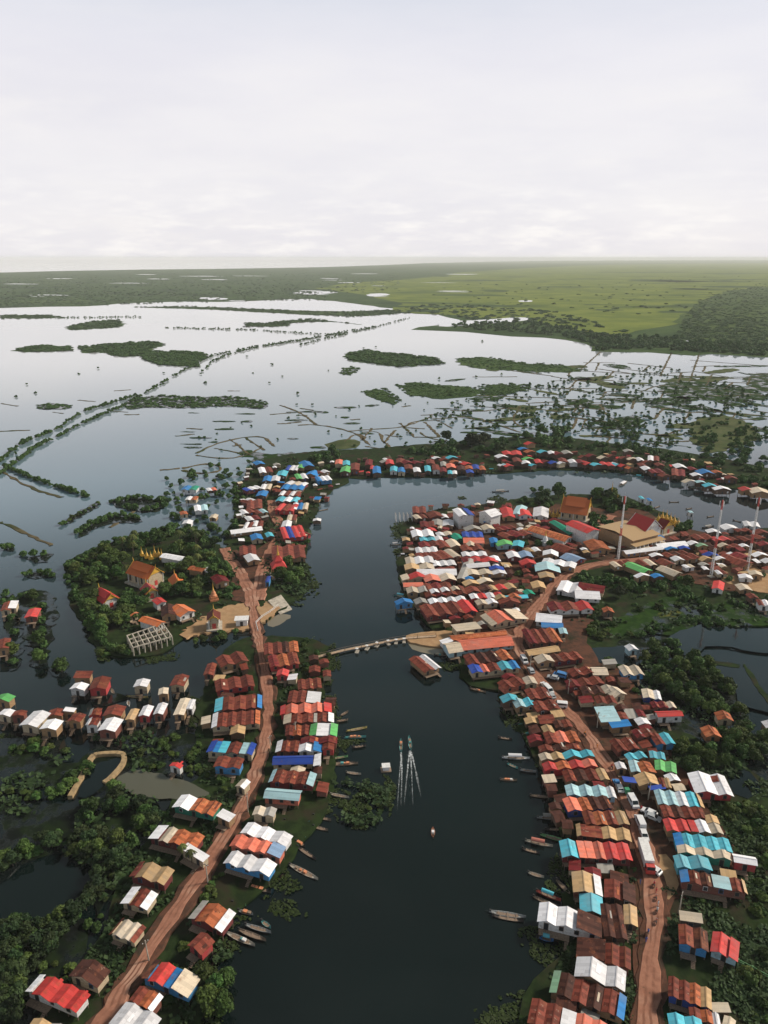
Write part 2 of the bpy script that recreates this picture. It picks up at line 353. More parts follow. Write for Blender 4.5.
# far plain: scrub, grass with a painted sun patch, and forest to the horizon
land('plain', '-60,310 30,306.5 100,306 118,303 170,301.5 240,302 300,298 345,302 400,309 440,313 470,322 400,329 452,331 500,335 560,338 588,345 596,353 640,351 680,355 720,353 768,358 900,362 1100,330 1100,260.4 768,260.2 560,260.6 440,262.5 350,266.5 250,268.5 100,270 -60,274', .30, G_plain, 22, 60, chk=1)
land('sunlit_meadow', '395,313 470,316 545,322 580,333 640,336 690,322 740,305 800,296 1000,290 1000,264 768,263 600,264.5 470,271 420,279 300,286 380,296 390,305', .50, G_sunlit_meadow, 60, 120, skirt=0)
land('forest_ground', '676,340 684,318 700,300 730,289 800,286 1000,283 1000,350 800,354 768,350 720,348', .70, G_forest, 30, 60, skirt=0)
# strips of flood water lying in the plain
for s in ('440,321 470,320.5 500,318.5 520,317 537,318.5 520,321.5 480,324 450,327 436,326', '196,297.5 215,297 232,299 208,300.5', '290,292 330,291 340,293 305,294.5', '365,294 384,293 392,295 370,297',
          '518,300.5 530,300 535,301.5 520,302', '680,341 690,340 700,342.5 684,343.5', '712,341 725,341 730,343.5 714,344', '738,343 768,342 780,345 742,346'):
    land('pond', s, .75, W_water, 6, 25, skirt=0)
for _ in range(24):
    x, y = random.uniform(0, 470), random.uniform(273, 301); a = random.uniform(6, 26); b = random.uniform(.18, .5)
    land('pond', ' '.join('%.2f,%.2f' % (x+a*u, y+b*v+a*u*random.uniform(-.01, .01)) for u, v in ((-1, 0), (-.5, -.8), (.3, -.6), (1, .1), (.4, .8), (-.4, .5))), .9, W_water, 12, 30, skirt=0)
for _ in range(30):
    x, y = random.uniform(420, 768), random.uniform(270, 318); a = random.uniform(12, 60); b = random.uniform(.4, 1.5)
    land('scrub_strip', ' '.join('%.2f,%.2f' % (x+a*u, y+b*v) for u, v in ((-1, 0), (-.5, -.8), (.3, -.6), (1, .1), (.4, .8), (-.4, .5))), .8, random.choice((G_forest, G_plain, G_plain)), 30, 40, skirt=0)
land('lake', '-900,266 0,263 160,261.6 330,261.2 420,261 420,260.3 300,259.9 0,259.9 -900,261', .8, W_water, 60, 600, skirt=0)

# islands of the flood plain
ISL = ['18,349 40,345 70,346.5 72,351 20,352', '78,347 110,344 150,341 163,344 150,350 158,355 120,357 104,352 84,353', '138,353 160,351 205,352 207,358 196,362 200,367 160,365 146,360',
  '243,323 292,323 288,326.5 244,327', '66,327 92,321 120,319.5 121,327 90,329 70,330', '0,315 50,315 66,318 0,319', '130,307 190,306 330,312 420,309 410,313 350,317 200,309', '350,352 365,350 400,354 435,358 445,364 400,367 365,362 349,360',
  '395,385 420,382 440,385 478,388 476,395 440,398 410,396', '455,358 490,357 520,362 560,364 590,370 560,373 500,370 470,367', '478,385 505,383 532,385 528,391 500,396 480,395', '340,369 350,366 360,368 352,376 338,374',
  '123,404 135,398 160,395 200,397 232,396 268,402 266,409 230,406 190,408 150,407 128,410', '36,405 50,403 72,405 68,409 38,409', '360,392 385,388 402,400 392,405', '250,325 310,318 372,326 330,321',
  '0,548 20,545 18,552 0,553', '20,560 35,555 52,552 50,561 38,565', '24,573 40,568 56,571 54,578 30,578', '62,522 96,502 98,505 66,527', '75,536 100,520 120,515 140,517 138,522 112,522 92,530 80,537',
  '110,500 130,497 165,499 172,506 150,514 120,509', '0,593 12,592 20,598 16,606 0,606', '18,594 34,588 50,596 52,620 48,650 44,668 30,668 28,640 22,615', '8,615 14,612 20,640 16,668 8,672', '66,598 82,596 84,606 70,607', '52,665 66,662 66,676 54,678',
  '95,700 120,694 124,700 100,706']
for s in ISL: land('islet', s, .35, G_wet if float(s.split(',')[1].split()[0]) > 400 else G_plain, 3.6 if float(s.split(',')[1].split()[0]) > 400 else 15, 2.5 if float(s.split(',')[1].split()[0]) > 400 else 7, skirt=.5)

# main banks
land('bank', '20,1060 40,1005 85,965 105,935 115,900 128,860 150,835 165,800 190,782 205,765 203,735 195,700 215,660 240,640 262,636 300,636 328,640 330,668 320,700 332,725 338,760 332,800 318,830 296,850 275,880 250,905 222,935 205,970 190,1060', .60, G_bank, 2.2)
land('wetland', '-40,745 40,738 62,745 60,770 90,752 100,735 150,722 205,735 212,770 190,790 165,802 140,858 112,895 96,925 92,905 100,875 84,858 60,850 30,862 0,884 -40,895 -40,800 20,795 60,805 84,800 62,786 30,785 -40,790', .30, G_wet, 3.0, 2.5)
land('wetland', '-40,940 10,936 40,938 78,915 95,925 85,955 60,975 40,1000 20,1060 -60,1060', .32, G_wet, 3.0, 2.5)
land('island', '64,566 84,552 112,541 150,535 172,527 206,534 226,551 262,545 300,556 312,578 302,597 280,612 256,624 238,628 205,634 178,640 170,652 138,656 108,656 92,645 84,622 70,604 76,586', .62, G_bank, 2.5)
land('island', '226,548 230,520 238,490 246,470 262,460 300,452 345,449 420,447 425,460 400,474 350,476 352,482 336,487 322,500 306,530 312,548 300,563 262,566', .55, G_bank, 3.0)
land('bank', '325,452 420,445 500,437 560,437 640,446 690,452 768,468 900,492 900,520 768,494 700,485 640,474 600,470 520,471 480,474 440,478 400,476 350,480 330,470', .50, G_bank, 3.0, 4)
land('peninsula', '402,545 398,530 410,517 432,510 470,505 520,499 555,494 620,494 650,505 684,523 694,540 720,530 800,528 900,560 900,640 800,620 770,612 700,612 640,628 610,650 640,690 660,740 690,780 720,800 760,860 800,930 800,1060 518,1060 526,1010 545,975 572,945 560,900 572,880 560,830 552,795 540,765 524,735 512,700 496,688 466,682 462,655 440,646 425,618 404,600 398,570', .60, G_bank, 2.2)
land('bank', '640,735 690,730 740,760 775,790 860,860 860,1060 720,1060 690,900 690,800', .66, G_bank, 2.2)
# wetlands on the right
land('field', '632,612 660,596 690,592 712,606 700,622 676,636 650,634 620,640 596,626', .70, G_grass, 2, 3)
land('field', '700,612 724,598 752,602 790,612 790,622 740,626 715,626', .72, G_grass, 2, 3)
land('field', '660,612 676,608 684,614 672,618 656,617', .74, ground_mat('dry_grass', [(.10,.10,.025), (.055,.075,.02), (.035,.06,.016)], .2, .08), 2, 2, skirt=0)
land('wetland', '596,640 640,632 680,640 700,652 690,660 735,688 748,722 742,760 770,742 860,770 860,840 740,800 690,790 650,760 640,700', .40, G_wet, 3, 3)
land('wetland', '690,640 720,628 745,636 768,642 768,650 720,648', .35, G_wet, 3, 3)
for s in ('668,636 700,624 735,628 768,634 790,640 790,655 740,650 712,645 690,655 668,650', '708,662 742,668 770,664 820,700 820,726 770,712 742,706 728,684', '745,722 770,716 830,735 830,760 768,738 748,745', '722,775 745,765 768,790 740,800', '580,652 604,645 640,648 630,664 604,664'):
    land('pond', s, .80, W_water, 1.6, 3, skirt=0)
land('path', '708,660 740,664 738,668 706,663', .95, G_bank, .5, 2); land('path', '742,664 746,664 768,697 782,712 779,714 762,697', .96, G_bank, .5, 2)
land('pond', '112,778 134,770 158,776 196,784 215,795 190,800 150,799 126,792', .75, W_mud, 1.4, 2.5, skirt=0)
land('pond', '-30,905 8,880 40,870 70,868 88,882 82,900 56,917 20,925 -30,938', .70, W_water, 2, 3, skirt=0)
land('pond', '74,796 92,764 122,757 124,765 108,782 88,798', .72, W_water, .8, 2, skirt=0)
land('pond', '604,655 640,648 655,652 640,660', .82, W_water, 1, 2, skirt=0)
# village soil
land('soil', '412,560 410,540 424,522 470,511 540,503 610,508 680,530 770,536 790,580 740,592 700,585 640,575 600,556 560,570 548,600 590,600 590,660 625,670 650,720 670,745 700,800 740,850 735,888 690,890 668,900 660,940 668,980 672,1040 632,1040 634,960 628,900 634,860 600,800 560,745 530,700 500,675 480,665 470,640 430,610', .86, G_yard, 2)
land('soil', '206,614 226,606 250,603 262,608 262,626 235,630 205,632 186,636 182,628', .88, G_sand, 2.4, 1.2)
land('soil', '224,598 240,560 230,548 256,556 276,520 284,545 262,580 256,606', .90, G_yard, 1.2, 2)
land('soil', '256,612 268,598 284,606 270,618 254,624', .91, G_sand, 1.6, 1)
land('soil', '562,668 600,668 660,735 650,760 612,760 570,700', .92, G_yard, 1.2, 2)
land('soil', '640,868 662,850 676,868 680,890 664,900', .93, G_sand, 1, 2)
land('soil', '600,512 640,506 672,528 650,560 600,560 590,535', .94, G_yard, 1.2, 2)
land('soil', '690,545 740,548 768,576 800,590 768,594 730,585 712,570', .95, G_sand, 1.2, 2)
land('sandbar', '403,637 420,632 452,630 470,634 466,646 440,647 415,643', .66, G_sand, 1, 2)
land('shallow_water', '404,640 420,642 448,648 446,654 424,654 408,648', .05, W_shallow, 1.4, 2, skirt=0)
land('shallow_water', '268,620 284,613 292,616 282,624 270,627', .05, W_shallow, 1.4, 2, skirt=0)

def verge(P, w): ribbon(P, w, 1.04, G_yard, 'verge', 1.1, .5)
ROADL = [at(x, y, 1.1) for x, y in pxpoly('86,1050 108,1012 128,981 165,925 205,868 238,815 260,762 270,715 266,672 259,640 254,618 252,602')]
ribbon(ROADL, lambda t: 3.2+.4*math.sin(t*31)+.3*math.sin(t*77), 1.12, G_road, 'road', .45); verge(ROADL, 4.6)
ROADL2 = [at(x, y, 1.1) for x, y in pxpoly('252,606 250,590 240,572 228,556 224,548')]
ribbon(ROADL2, 5.5, 1.10, G_road, 'road', .5)
ROADL3 = [at(x, y, 1.1) for x, y in pxpoly('258,600 262,570 268,555 284,530 274,515 272,500')]
ribbon(ROADL3, 6, 1.08, G_road, 'road', .5)
ROADI = [at(x, y, 1.1) for x, y in pxpoly('254,612 230,618 205,626 182,636')]
ribbon(ROADI, 5, 1.06, G_sand, 'path', .6)
ROADR = [at(x, y, 1.2) for x, y in pxpoly('645,1060 648,1000 651,950 655,905 651,870 640,833 630,805 618,780 598,750 587,733 564,706 538,681 523,655 517,642 522,625 536,608 551,588 567,572 592,564 618,561 660,557')]
ribbon(ROADR, lambda t: (3.9 if t < .5 else 4.6)+.5*math.sin(t*43)+.4*math.sin(t*97), 1.20, G_road, 'road', .5); verge(ROADR, 5.6)
ALLEY = [at(x, y, 1.2) for x, y in pxpoly('458,556 466,575 480,596 494,620 504,634 518,640')]
ribbon(ALLEY, 3.6, 1.16, G_road, 'road', .5)
ribbon([at(x, y, 1.2) for x, y in pxpoly('600,556 590,545 590,530 612,515')], 5, 1.14, G_road, 'road', .5)

DK = []
for _ in range(46):
    x, y = random.uniform(450, 766), random.uniform(362, 444); a = random.uniform(10, 34); sl = random.uniform(-.06, .2)
    if y > 432 and x < 500: continue
    DK.append('%.1f,%.1f %.1f,%.1f %.1f,%.1f' % (x, y, x+a, y+a*sl, x+a*2, y+a*sl*2))
    if random.random() < .7: DK.append('%.1f,%.1f %.1f,%.1f' % (x+a, y+a*sl, x+a-random.uniform(3, 9), y+a*sl+random.uniform(5, 12)))
for _ in range(26):
    x, y = random.uniform(0, 440), random.uniform(385, 450); a = random.uniform(8, 22); sl = random.uniform(-.5, .5)
    if y < 440 or x > 200: DK.append('%.1f,%.1f %.1f,%.1f' % (x, y, x+a, y+a*sl*.4))
# low dikes round the flooded rice fields
for s in DK+['431,419 445,418 465,416 475,420', '437,420 452,428', '348,431 372,429 405,427 432,416', '344,442 356,432 370,445', '372,428 362,440', '362,432 380,431 384,443', '384,443 395,430', '365,446 380,448 400,455', '386,443 395,455', '400,423 415,437', '405,427 412,421 440,420', '415,437 440,437', '440,437 425,422',
   '196,453 210,446 230,439 262,435 275,446', '196,455 225,459 248,455 262,447', '215,448 250,455', '230,439 250,455', '245,437 264,450', '182,468 210,462 225,470 200,474 182,470', '298,425 312,424 340,428 366,437', '450,410 480,412 520,406 560,412 600,418', '478,418 520,432', '520,406 510,424 540,430', '560,398 600,404 650,400', '600,404 610,420 640,424',
   '0,470 30,488 62,497', '110,527 140,508', '0,522 20,530 52,545', '180,468 160,470', '640,392 660,384 700,388 768,396', '690,360 768,366', '672,352 660,376', '700,352 690,380', '600,352 580,370', '566,370 640,374 768,380', '470,395 560,398', '620,430 660,436 680,430', '420,432 428,438 450,441', '0,431 30,430', '280,405 300,412 316,424', '662,446 640,440 600,436']:
    p = [at(x, y, .3) for x, y in pxpoly(s)]
    ribbon(p, random.uniform(1.3, 2.3), .30, G_dike, 'dike', 1.0, .4, 4)
for s in ('660,385 690,380 720,384 760,392 768,400 700,402 662,396', '650,398 690,396 700,403 660,405', '560,400 590,398 600,403 575,406', '505,408 530,404 545,410 520,413', '540,415 575,412 580,418 550,421', '690,420 730,412 760,430 740,450 700,455 686,440', '736,380 768,372 790,380 768,392', '600,420 640,412 650,425 612,432', '470,398 500,396 505,400 475,402', '330,443 350,438 356,446 335,448', '238,448 262,455 300,452 330,460 300,470 262,470'):
    land('field', s, .28, G_field if random.random() < .3 else G_grass, 9, 5, skirt=.3)
for _ in range(70):
    x, y = random.uniform(445, 768), random.uniform(366, 446); a = random.uniform(8, 34); b = random.uniform(1.0, 3.4); sl = random.uniform(-.12, .2)
    if 470 < y or (y > 430 and x < 480): continue
    land('field', ' '.join('%.1f,%.1f' % (x+a*u, y+b*v+a*u*sl) for u, v in ((-1, 0), (-.4, -.6), (.5, -.7), (1, 0), (.4, .7), (-.5, .5))), .26, G_field if random.random() < .4 else G_grass, 4, 4, skirt=0)
for _ in range(26):
    x, y = random.uniform(180, 480), random.uniform(405, 448); a = random.uniform(4, 14); b = random.uniform(.5, 1.5)
    land('field', ' '.join('%.1f,%.1f' % (x+a*u, y+b*v) for u, v in ((-1, 0), (-.4, -.6), (.5, -.7), (1, 0), (.4, .7), (-.5, .5))), .25, G_grass, 2, 3, skirt=0)
# mats of floating plants along the water's edge
MATS = ['268,895 300,905 306,916 290,921 262,915', '300,795 330,783 352,788 352,800 330,812 300,815', '340,808 362,782 384,778 394,790 388,815 368,828 346,826 336,816', '265,862 290,870 300,888 280,896 262,880', '318,655 334,645 340,665 330,685 318,680', '318,690 334,692 340,720 330,735', '330,740 352,735 365,742 345,752',
  '260,560 292,556 312,572 316,592 300,604 280,602 262,590', '306,584 322,582 312,596', '388,528 400,522 415,528 408,540 392,538', '410,545 396,548 392,556 402,560', '430,514 442,508 456,514 440,519', '485,498 500,494 506,500 490,504', '458,497 464,496 466,499 460,500', '470,676 450,676 440,664 470,660 490,684', '500,690 520,700 540,720 530,740 512,735 500,712', '530,760 552,765 560,790 540,780', '520,930 560,925 580,950 545,965 525,950', '478,1010 500,1000 540,990 540,1060 480,1060',
  '185,965 215,965 230,1000 225,1060 180,1060', '215,925 250,915 262,922 240,950 215,955', '225,755 262,748 260,800 240,800', '185,700 210,690 205,730 190,725', '95,648 110,655 112,662 98,660', '140,658 180,652 176,660 150,664', '0,735 50,740 52,752 0,758', '555,845 580,880 560,905 545,890']

# haze: one even box of air
hz = MB(); hz.box(-30000, 30000, -250, 32000, -7.2, 168)
m, nt2, b = newmat('haze'); nt2.nodes.remove(b)
pv = N(nt2, 'ShaderNodeVolumePrincipled', Density=4.6e-5); pv.inputs['Color'].default_value = (1, 1, 1, 1)
nt2.links.new(pv.outputs[0], nt2.nodes['Material Output'].inputs['Volume'])
tag(hz.done('haze', m), kind='stuff')
# ---------------------------------------------------------------- houses
# one line per house: front eave left x y, right x y, depth in px | gables or sheds (colour, width, / = lean-to, leading = : ridge along the front) | wall
HOUSES = {
'on the west side of the left dirt road': '''
25 991 76 1013 23|w.45/ k1.3 k1 k.8|w
68 976 97 988 22|b|y
21 1036 58 1047 22|t n|y
128 1001 152 1012 19|r o w.4/|r
109 1023 145 1041 28|w w|m
120 903 147 910 20|w.8/ r1 w.6/|y
129 876 164 885 18|r.4/ t1.3 t|m
109 934 134 943 20|r.3/ y y r.4/|y
148 838 195 850 17|w.8/ y.7 o o|m
181 850 203 862 9|w/|y
172 807 213 816 15|w1.4 o o|e
216 817 229 822 10|w/|t
206 752 252 755 12|d.5/ u.4/ a.6/ r1 p.6/ d.4/|y
213 767 240 769 11|r r|u
235 786 244 789 10|y/ w.7/|y
169 766 180 769 5|k|w
211 728 260 724 14|w.6/ r r r r o.5/|y
214 712 262 708 13|a.7/ r r r u.4/|r
216 692 255 686 11|r r r|k
221 668 249 661 11|r r|t
203 675 213 675 12|r|r''',
'on the river side of the left dirt road': '''
141 978 188 997 23|b.5/ k1.2 u.6/ y1.2/|u
187 945 201 955 19|r|k
188 918 222 932 23|n.5/ o1.5 w.5/|m
264 655 299 652 11|r r b.8 o|t
270 668 300 664 12|m o r|k
276 676 288 676 6|k|k
298 690 322 688 10|r r r|t
287 703 305 703 12|r r|t
306 703 320 703 11|w/|y
280 715 332 712 9|k.4/ c c c k.6/|k
283 724 334 722 9|y.7/ r r n.3/ r w.5/|r
285 736 309 735 10|r o r|r
309 736 337 736 12|l.5/ w1/ l.5/|w
300 744 337 744 6|m m|r
275 752 298 752 11|w.7/ r r|r
298 752 322 752 9|w1 u.6/|w
322 750 334 750 8|r|k
272 765 313 764 9|=d|y
313 766 320 766 12|w/|w
268 782 313 786 13|p.4/ r r r p.6/|m
263 798 299 801 11|=p|c
252 815 274 817 9|y n|y
240 833 286 847 13|w w w1.2|w
229 846 280 858 13|c c c s1/|c
223 863 269 877 15|w w w1.4|u''',
'in the flooded stilt row on the far left': '''
-3 715 10 717 9|w|y
-6 700 9 702 9|l|t
11 716 24 716 6|r|r
19 725 37 727 20|w|y
39 729 56 730 12|w|t
46 717 62 716 8|r|t
63 712 74 712 5|w/|t
67 721 80 722 10|r|t
85 725 97 725 8|w.4/ r|w
88 716 100 715 7|n.4/ r|k
97 731 115 732 15|w|r
102 716 121 716 11|r|t
125 720 134 720 12|t|t
138 716 149 716 11|w|k
153 714 163 714 12|w|r
173 715 184 715 18|y|t
186 709 192 709 10|w|w
133 687 147 687 8|w|y
158 695 168 694 6|y|t
169 686 184 686 12|r|y
69 689 84 690 8|w|w
73 679 90 678 8|r/|t
88 690 106 689 13|r|k
0 611 10 610 9|r|y
8 609 16 608 8|w/|y
24 618 37 617 10|k|r
-4 650 9 648 10|r|t''',
'in the village at the north end of the left road': '''
256 465 265 464 4|u|b
260 473 273 472 5|w r|t
263 481 279 481 5|u w|b
247 491 262 488 5|d w w|m
260 489 270 489 5|w y|r
256 496 266 496 5|u|b
246 503 256 500 6|r w|r
247 509 262 508 8|r r|t
243 514 255 512 5|w r|m
257 514 268 512 5|r p|t
248 521 261 519 5|w m|m
243 528 251 528 6|w r|y
252 526 262 526 5|w r|r
232 534 262 530 4|=w|t
252 540 263 539 5|u|y
267 537 274 536 4|a|b
285 470 297 470 5|d w w|b
297 468 304 468 4|l|t
303 467 314 466 6|u|b
297 479 308 478 5|l w|b
305 475 317 476 5|u|t
318 474 330 472 4|r w|t
318 481 332 480 5|u w w|u
276 476 286 476 5|a|b
285 484 304 486 5|w y w|m
281 489 302 490 5|u u u|b
279 495 298 496 5|w r w r|m
276 501 297 502 5|a w a|m
275 510 293 511 8|k r k|k
292 509 307 509 6|w u y|t
287 520 296 520 5|y r|y
281 527 290 527 6|w|w
284 538 306 536 11|k d k k|k
304 536 311 534 6|y r|k
273 559 305 557 11|r r r|t
240 555 256 554 8|r r|r
248 562 260 560 7|w|t
181 490 196 490 5|u e|w
185 500 196 500 4|w o|y
195 511 208 510 5|w p|w
181 515 188 514 3|o|y
182 524 191 524 4|w|w
208 491 217 490 3|w c|b
209 518 216 518 4|y|t''',
'in the stilt village along the far bank': '''
335 464 342 464 4|c|y
343 465 350 465 4|a|b
340 472 350 472 5|l|b
350 470 359 470 6|r|r
365 465 372 465 5|m|b
370 469 374 469 3|k|b
373 473 381 473 6|u|b
382 463 390 462 3|n|b
386 464 394 464 4|k|b
390 471 397 471 4|a|w
398 472 405 472 4|u|y
405 469 413 469 4|r|b
396 463 404 463 4|r|b
404 464 413 463 4|m|b
414 472 421 472 4|w|b
414 464 422 463 4|m|b
425 471 431 471 5|a|b
427 464 435 464 4|r|b
433 470 440 470 5|r|w
434 459 441 458 3|w|b
440 472 447 472 4|m|b
441 461 449 460 3|r|b
448 459 458 458 3|a|b
441 466 447 466 4|n|b
447 468 456 468 4|c|b
452 463 460 462 3|o|b
459 463 466 462 3|w r|b
448 474 457 474 3|a w|b
458 470 466 470 4|b|b
464 465 472 464 4|k|b
466 469 473 469 3|o|b
467 473 474 473 3|d|b
473 469 480 469 4|d|t
480 470 486 470 4|o|b
498 458 508 457 4|w|b
504 455 513 455 4|k|b
513 455 522 455 4|k|b
520 450 528 449 3|u|b
527 453 536 452 4|o|b
500 466 508 465 3|w p|b
506 467 514 466 3|k|b
514 462 522 462 4|r|b
522 464 531 464 3|w|b
524 460 534 459 3|l|b
531 466 537 465 3|a|b
536 463 543 463 4|k|b
543 463 551 462 4|m|b
540 453 549 452 4|a|b
549 454 556 454 3|w|b
556 455 564 454 4|m|b
527 445 536 444 4|k|t
551 464 559 463 4|d|b
559 464 566 463 3|w|y
564 454 573 454 4|n|b
560 462 568 462 4|r|b
570 463 578 463 4|w|w
578 463 585 463 4|m|b
585 465 593 464 6|k|b
594 466 602 465 5|a|b
602 465 608 465 4|k|b
608 466 615 466 4|k|b
615 466 621 465 5|a|b
621 467 628 466 4|k|b
628 469 634 468 4|o|b
600 459 609 458 4|y|b
609 457 616 456 3|r|b
580 458 588 457 3|r|b
588 457 597 456 4|m|b
621 459 629 458 3|r|b
629 460 637 459 3|y|b
638 461 645 461 4|w|b
625 452 634 452 3|n|b
644 470 653 470 5|w|b
640 466 647 466 4|r|b
648 460 659 461 4|w r|b
652 473 665 473 6|m m|b
662 477 671 476 5|r|b
672 475 685 476 6|r m|b
676 468 687 468 5|w|b
644 463 652 462 3|r|b
657 466 665 466 4|r|b
685 483 696 482 4|y|w
697 483 706 483 3|p|b
693 476 703 476 4|w|b
690 470 698 470 5|m|b
700 474 715 474 6|u|b
714 473 723 473 4|o|b
705 487 718 487 4|a|b
715 490 731 490 4|w|b
727 479 738 479 4|r|b
742 491 754 491 5|k|t
752 493 771 494 6|y|t''',
'on the crowded peninsula west of the curved road': '''
413 513 426 513 6|r r|r
416 519 428 518 5|y r|b
430 518 444 517 6|r|r
442 518 456 517 4|w r|b
459 516 474 515 9|w d.6/|w|9
491 517 501 514 13|=w|w|8
503 517 515 517 9|k|t
512 514 523 515 9|p|w
519 516 532 516 6|k|w
533 516 548 517 8|w|w
484 522 492 522 5|u|b
421 527 437 527 5|m r|r
432 525 453 526 5|n w|t
428 532 437 531 4|k|b
413 537 434 536 6|w w|t
421 541 443 540 4|a a w|r
438 536 453 535 4|w y|t
421 547 441 546 5|m r|r
440 548 461 546 8|r y|t
455 540 464 539 7|e|e
417 553 438 552 5|w w w|r
418 558 437 557 5|r r m|k
437 560 460 556 11|r r y|r
407 564 434 563 6|y w w|t
406 570 434 569 5|t y|t
434 566 456 565 5|w w w|r
438 572 456 570 4|r r|r
418 575 456 575 6|=w|t
403 580 427 578 5|y.4/ k1|y
426 582 456 580 6|c y|m
404 587 423 586 4|=c|y
408 593 430 592 5|y n|t
424 590 452 588 6|r m r|r
431 594 461 590 4|w w y|m
457 578 467 579 20|n|t
463 537 483 537 5|d d d|w
464 543 484 543 5|=c|y
463 551 484 550 6|r r|b
466 531 482 530 4|n|t
463 556 487 556 4|w w w|m
464 562 500 561 5|m k m w|w
468 568 490 566 5|=w|t
483 563 498 562 4|k|b
490 570 504 570 3|d|t
467 575 506 574 5|y y w|t
467 580 474 579 3|u|b
466 586 493 582 5|t y|t
468 593 494 590 6|r b|b
490 591 516 588 6|t k t|t
472 599 503 597 5|w k w k|k
496 600 521 598 4|t o|t
491 543 499 543 5|u|u
498 546 514 545 5|l|p
512 546 523 547 5|a|b
505 538 522 534 8|r m|r
509 558 533 557 6|w s|m
484 530 495 529 5|y|w
500 531 516 528 6|r m r|r
516 537 532 534 8|m r|b
427 597 467 594 8|r m r r|r
431 604 466 601 5|w w w w|r
428 617 476 611 13|r r r k|m
397 605 413 603 4|u|u
416 604 428 603 5|n|t
457 632 481 628 8|y/|y
492 625 527 618 14|y.4/ c1.3 y1/|y
478 605 498 603 5|y w|y
505 599 528 598 4|=a|r
500 604 520 603 4|r|r
467 546 476 546 5|y|t
453 640 506 635 5|=o|c
463 650 513 645 11|=c|p
449 653 463 651 11|=y|p
443 644 453 642 5|w/|w
473 673 519 668 8|d1 c.6 r1 a1 u.7|y
471 665 512 659 11|r b b o|r
424 672 440 667 19|r1 w.6|t|2.7''',
'around the temple and market on the peninsula': '''
562 541 571 537 36|o|w
568 534 577 533 22|e|b
577 531 584 529 29|m|t
586 533 599 530 22|k|w|8
565 553 576 549 15|r|r
573 563 585 559 14|s|m
591 550 610 549 11|o|t
528 552 541 551 5|t w|t
543 555 558 556 4|w|t
542 563 574 568 5|w w w|t
536 571 560 572 7|p|r
522 565 537 564 5|k|k
540 578 555 578 5|t|b
533 588 546 588 6|t|t
526 595 535 594 5|e|b
627 554 665 549 6|=w|t
660 549 688 546 9|=w|y
648 540 664 538 5|u/|y
667 550 678 549 3|u|b
680 549 690 549 3|d|b
643 566 657 565 9|r y|t
673 576 682 573 18|y|t
664 566 675 564 10|r|t
652 557 663 556 4|w|r
668 557 690 554 7|r b r|r
675 561 685 560 6|w|y
687 560 701 558 9|r r|t
686 568 695 567 5|w y|w
642 573 651 570 20|l|t
637 578 650 576 4|w|t
654 578 664 577 5|u|b
615 567 629 566 7|y r|t
690 545 700 544 5|w|b
698 547 708 546 4|g|t
697 540 715 539 8|r r|b
708 533 721 533 4|w|b
715 541 731 540 6|k k|r
720 547 731 546 4|y|t
725 530 739 529 7|w|w
738 532 752 531 5|r r|b
745 526 760 527 5|w w|w
732 541 745 539 7|r b|r
745 541 765 538 9|r b r|r
755 535 771 534 6|r|b
728 548 742 547 6|r r|r
741 547 750 547 4|w|t
706 557 720 556 5|d|b
702 561 713 559 5|t|t
716 560 727 559 4|w|t
730 561 750 557 11|r m|r
742 567 753 563 12|r|t
755 557 769 556 5|w|t
765 563 776 562 6|w|b
718 574 728 574 5|w r|y
760 546 773 546 5|m|b
712 588 723 590 7|k|w
740 578 753 579 4|w|w
750 575 763 576 4|y|t
740 590 752 590 7|y|t
750 598 759 598 6|r|b
759 605 770 606 6|r w|w
557 590 580 594 10|w w|w
576 598 600 599 8|=w|w
578 589 603 593 7|=m|y
552 611 593 610 9|m r k|w
536 621 561 624 8|=w|w
542 627 563 628 5|=u|w
604 612 614 612 4|o|b''',
'between the curved road and the green fields': '''
530 644 563 642 17|m r r o|r
560 634 568 634 6|p|t
529 656 561 651 8|=t|t
538 664 556 662 8|y|t
555 663 584 659 10|b r r|m
624 676 645 675 11|y y|u
629 651 639 650 7|w|p
643 698 662 700 9|y w.6|d
653 708 677 708 7|m m y|r
658 717 684 716 7|=k|w
656 745 676 744 13|r a|u
718 720 734 721 9|o|y
706 737 722 737 11|o|o
601 722 621 722 17|p/|t
612 728 632 727 8|u/|t
593 675 609 675 9|=y|y
614 698 627 694 12|y|y
573 677 597 673 9|r r|r
570 688 605 684 9|m r r|m
584 695 616 693 9|b b y|t
597 704 618 704 8|r r|y
637 738 655 736 10|m r|r
618 752 640 749 14|r r|r
629 761 648 758 8|a a|t
650 758 666 760 7|a a|t
631 772 643 773 12|p|y
642 774 657 773 13|o|t
655 770 677 774 10|l l|t
639 786 661 785 12|t|t
661 787 672 788 10|r t|t
668 782 681 781 8|w|b
650 790 666 790 5|d/|b
624 783 637 783 6|d/|b
617 769 627 769 7|w|t
766 728 778 728 8|w|t''',
'on the field side of the right road': '''
695 793 734 796 22|w1.5 w|k
711 782 725 784 6|r|r
658 804 705 808 15|p p w a t.4/|t
664 817 707 819 12|r b r r|r
707 823 720 824 8|t|b
667 831 724 834 13|k k k.6/ w y|t
676 846 733 853 14|u.7/ a a1.2 a a1|a
678 853 733 861 8|y y y|e
734 862 758 866 9|=w|k
677 868 713 871 13|a a1.4|a
681 882 748 894 13|u.7/ r1 b1 p1.5/ r1 t.3/|r
680 920 703 925 10|y/|b
679 944 709 952 20|r b|u
710 951 738 962 20|k1.5 k.8/|p
668 996 712 1010 20|r r o t|d
713 1012 731 1014 10|y/|b
690 1019 721 1026 12|r o w.6|r
722 1025 734 1031 10|y|t
671 1035 706 1041 22|a a|p
692 1050 726 1056 18|r b|r''',
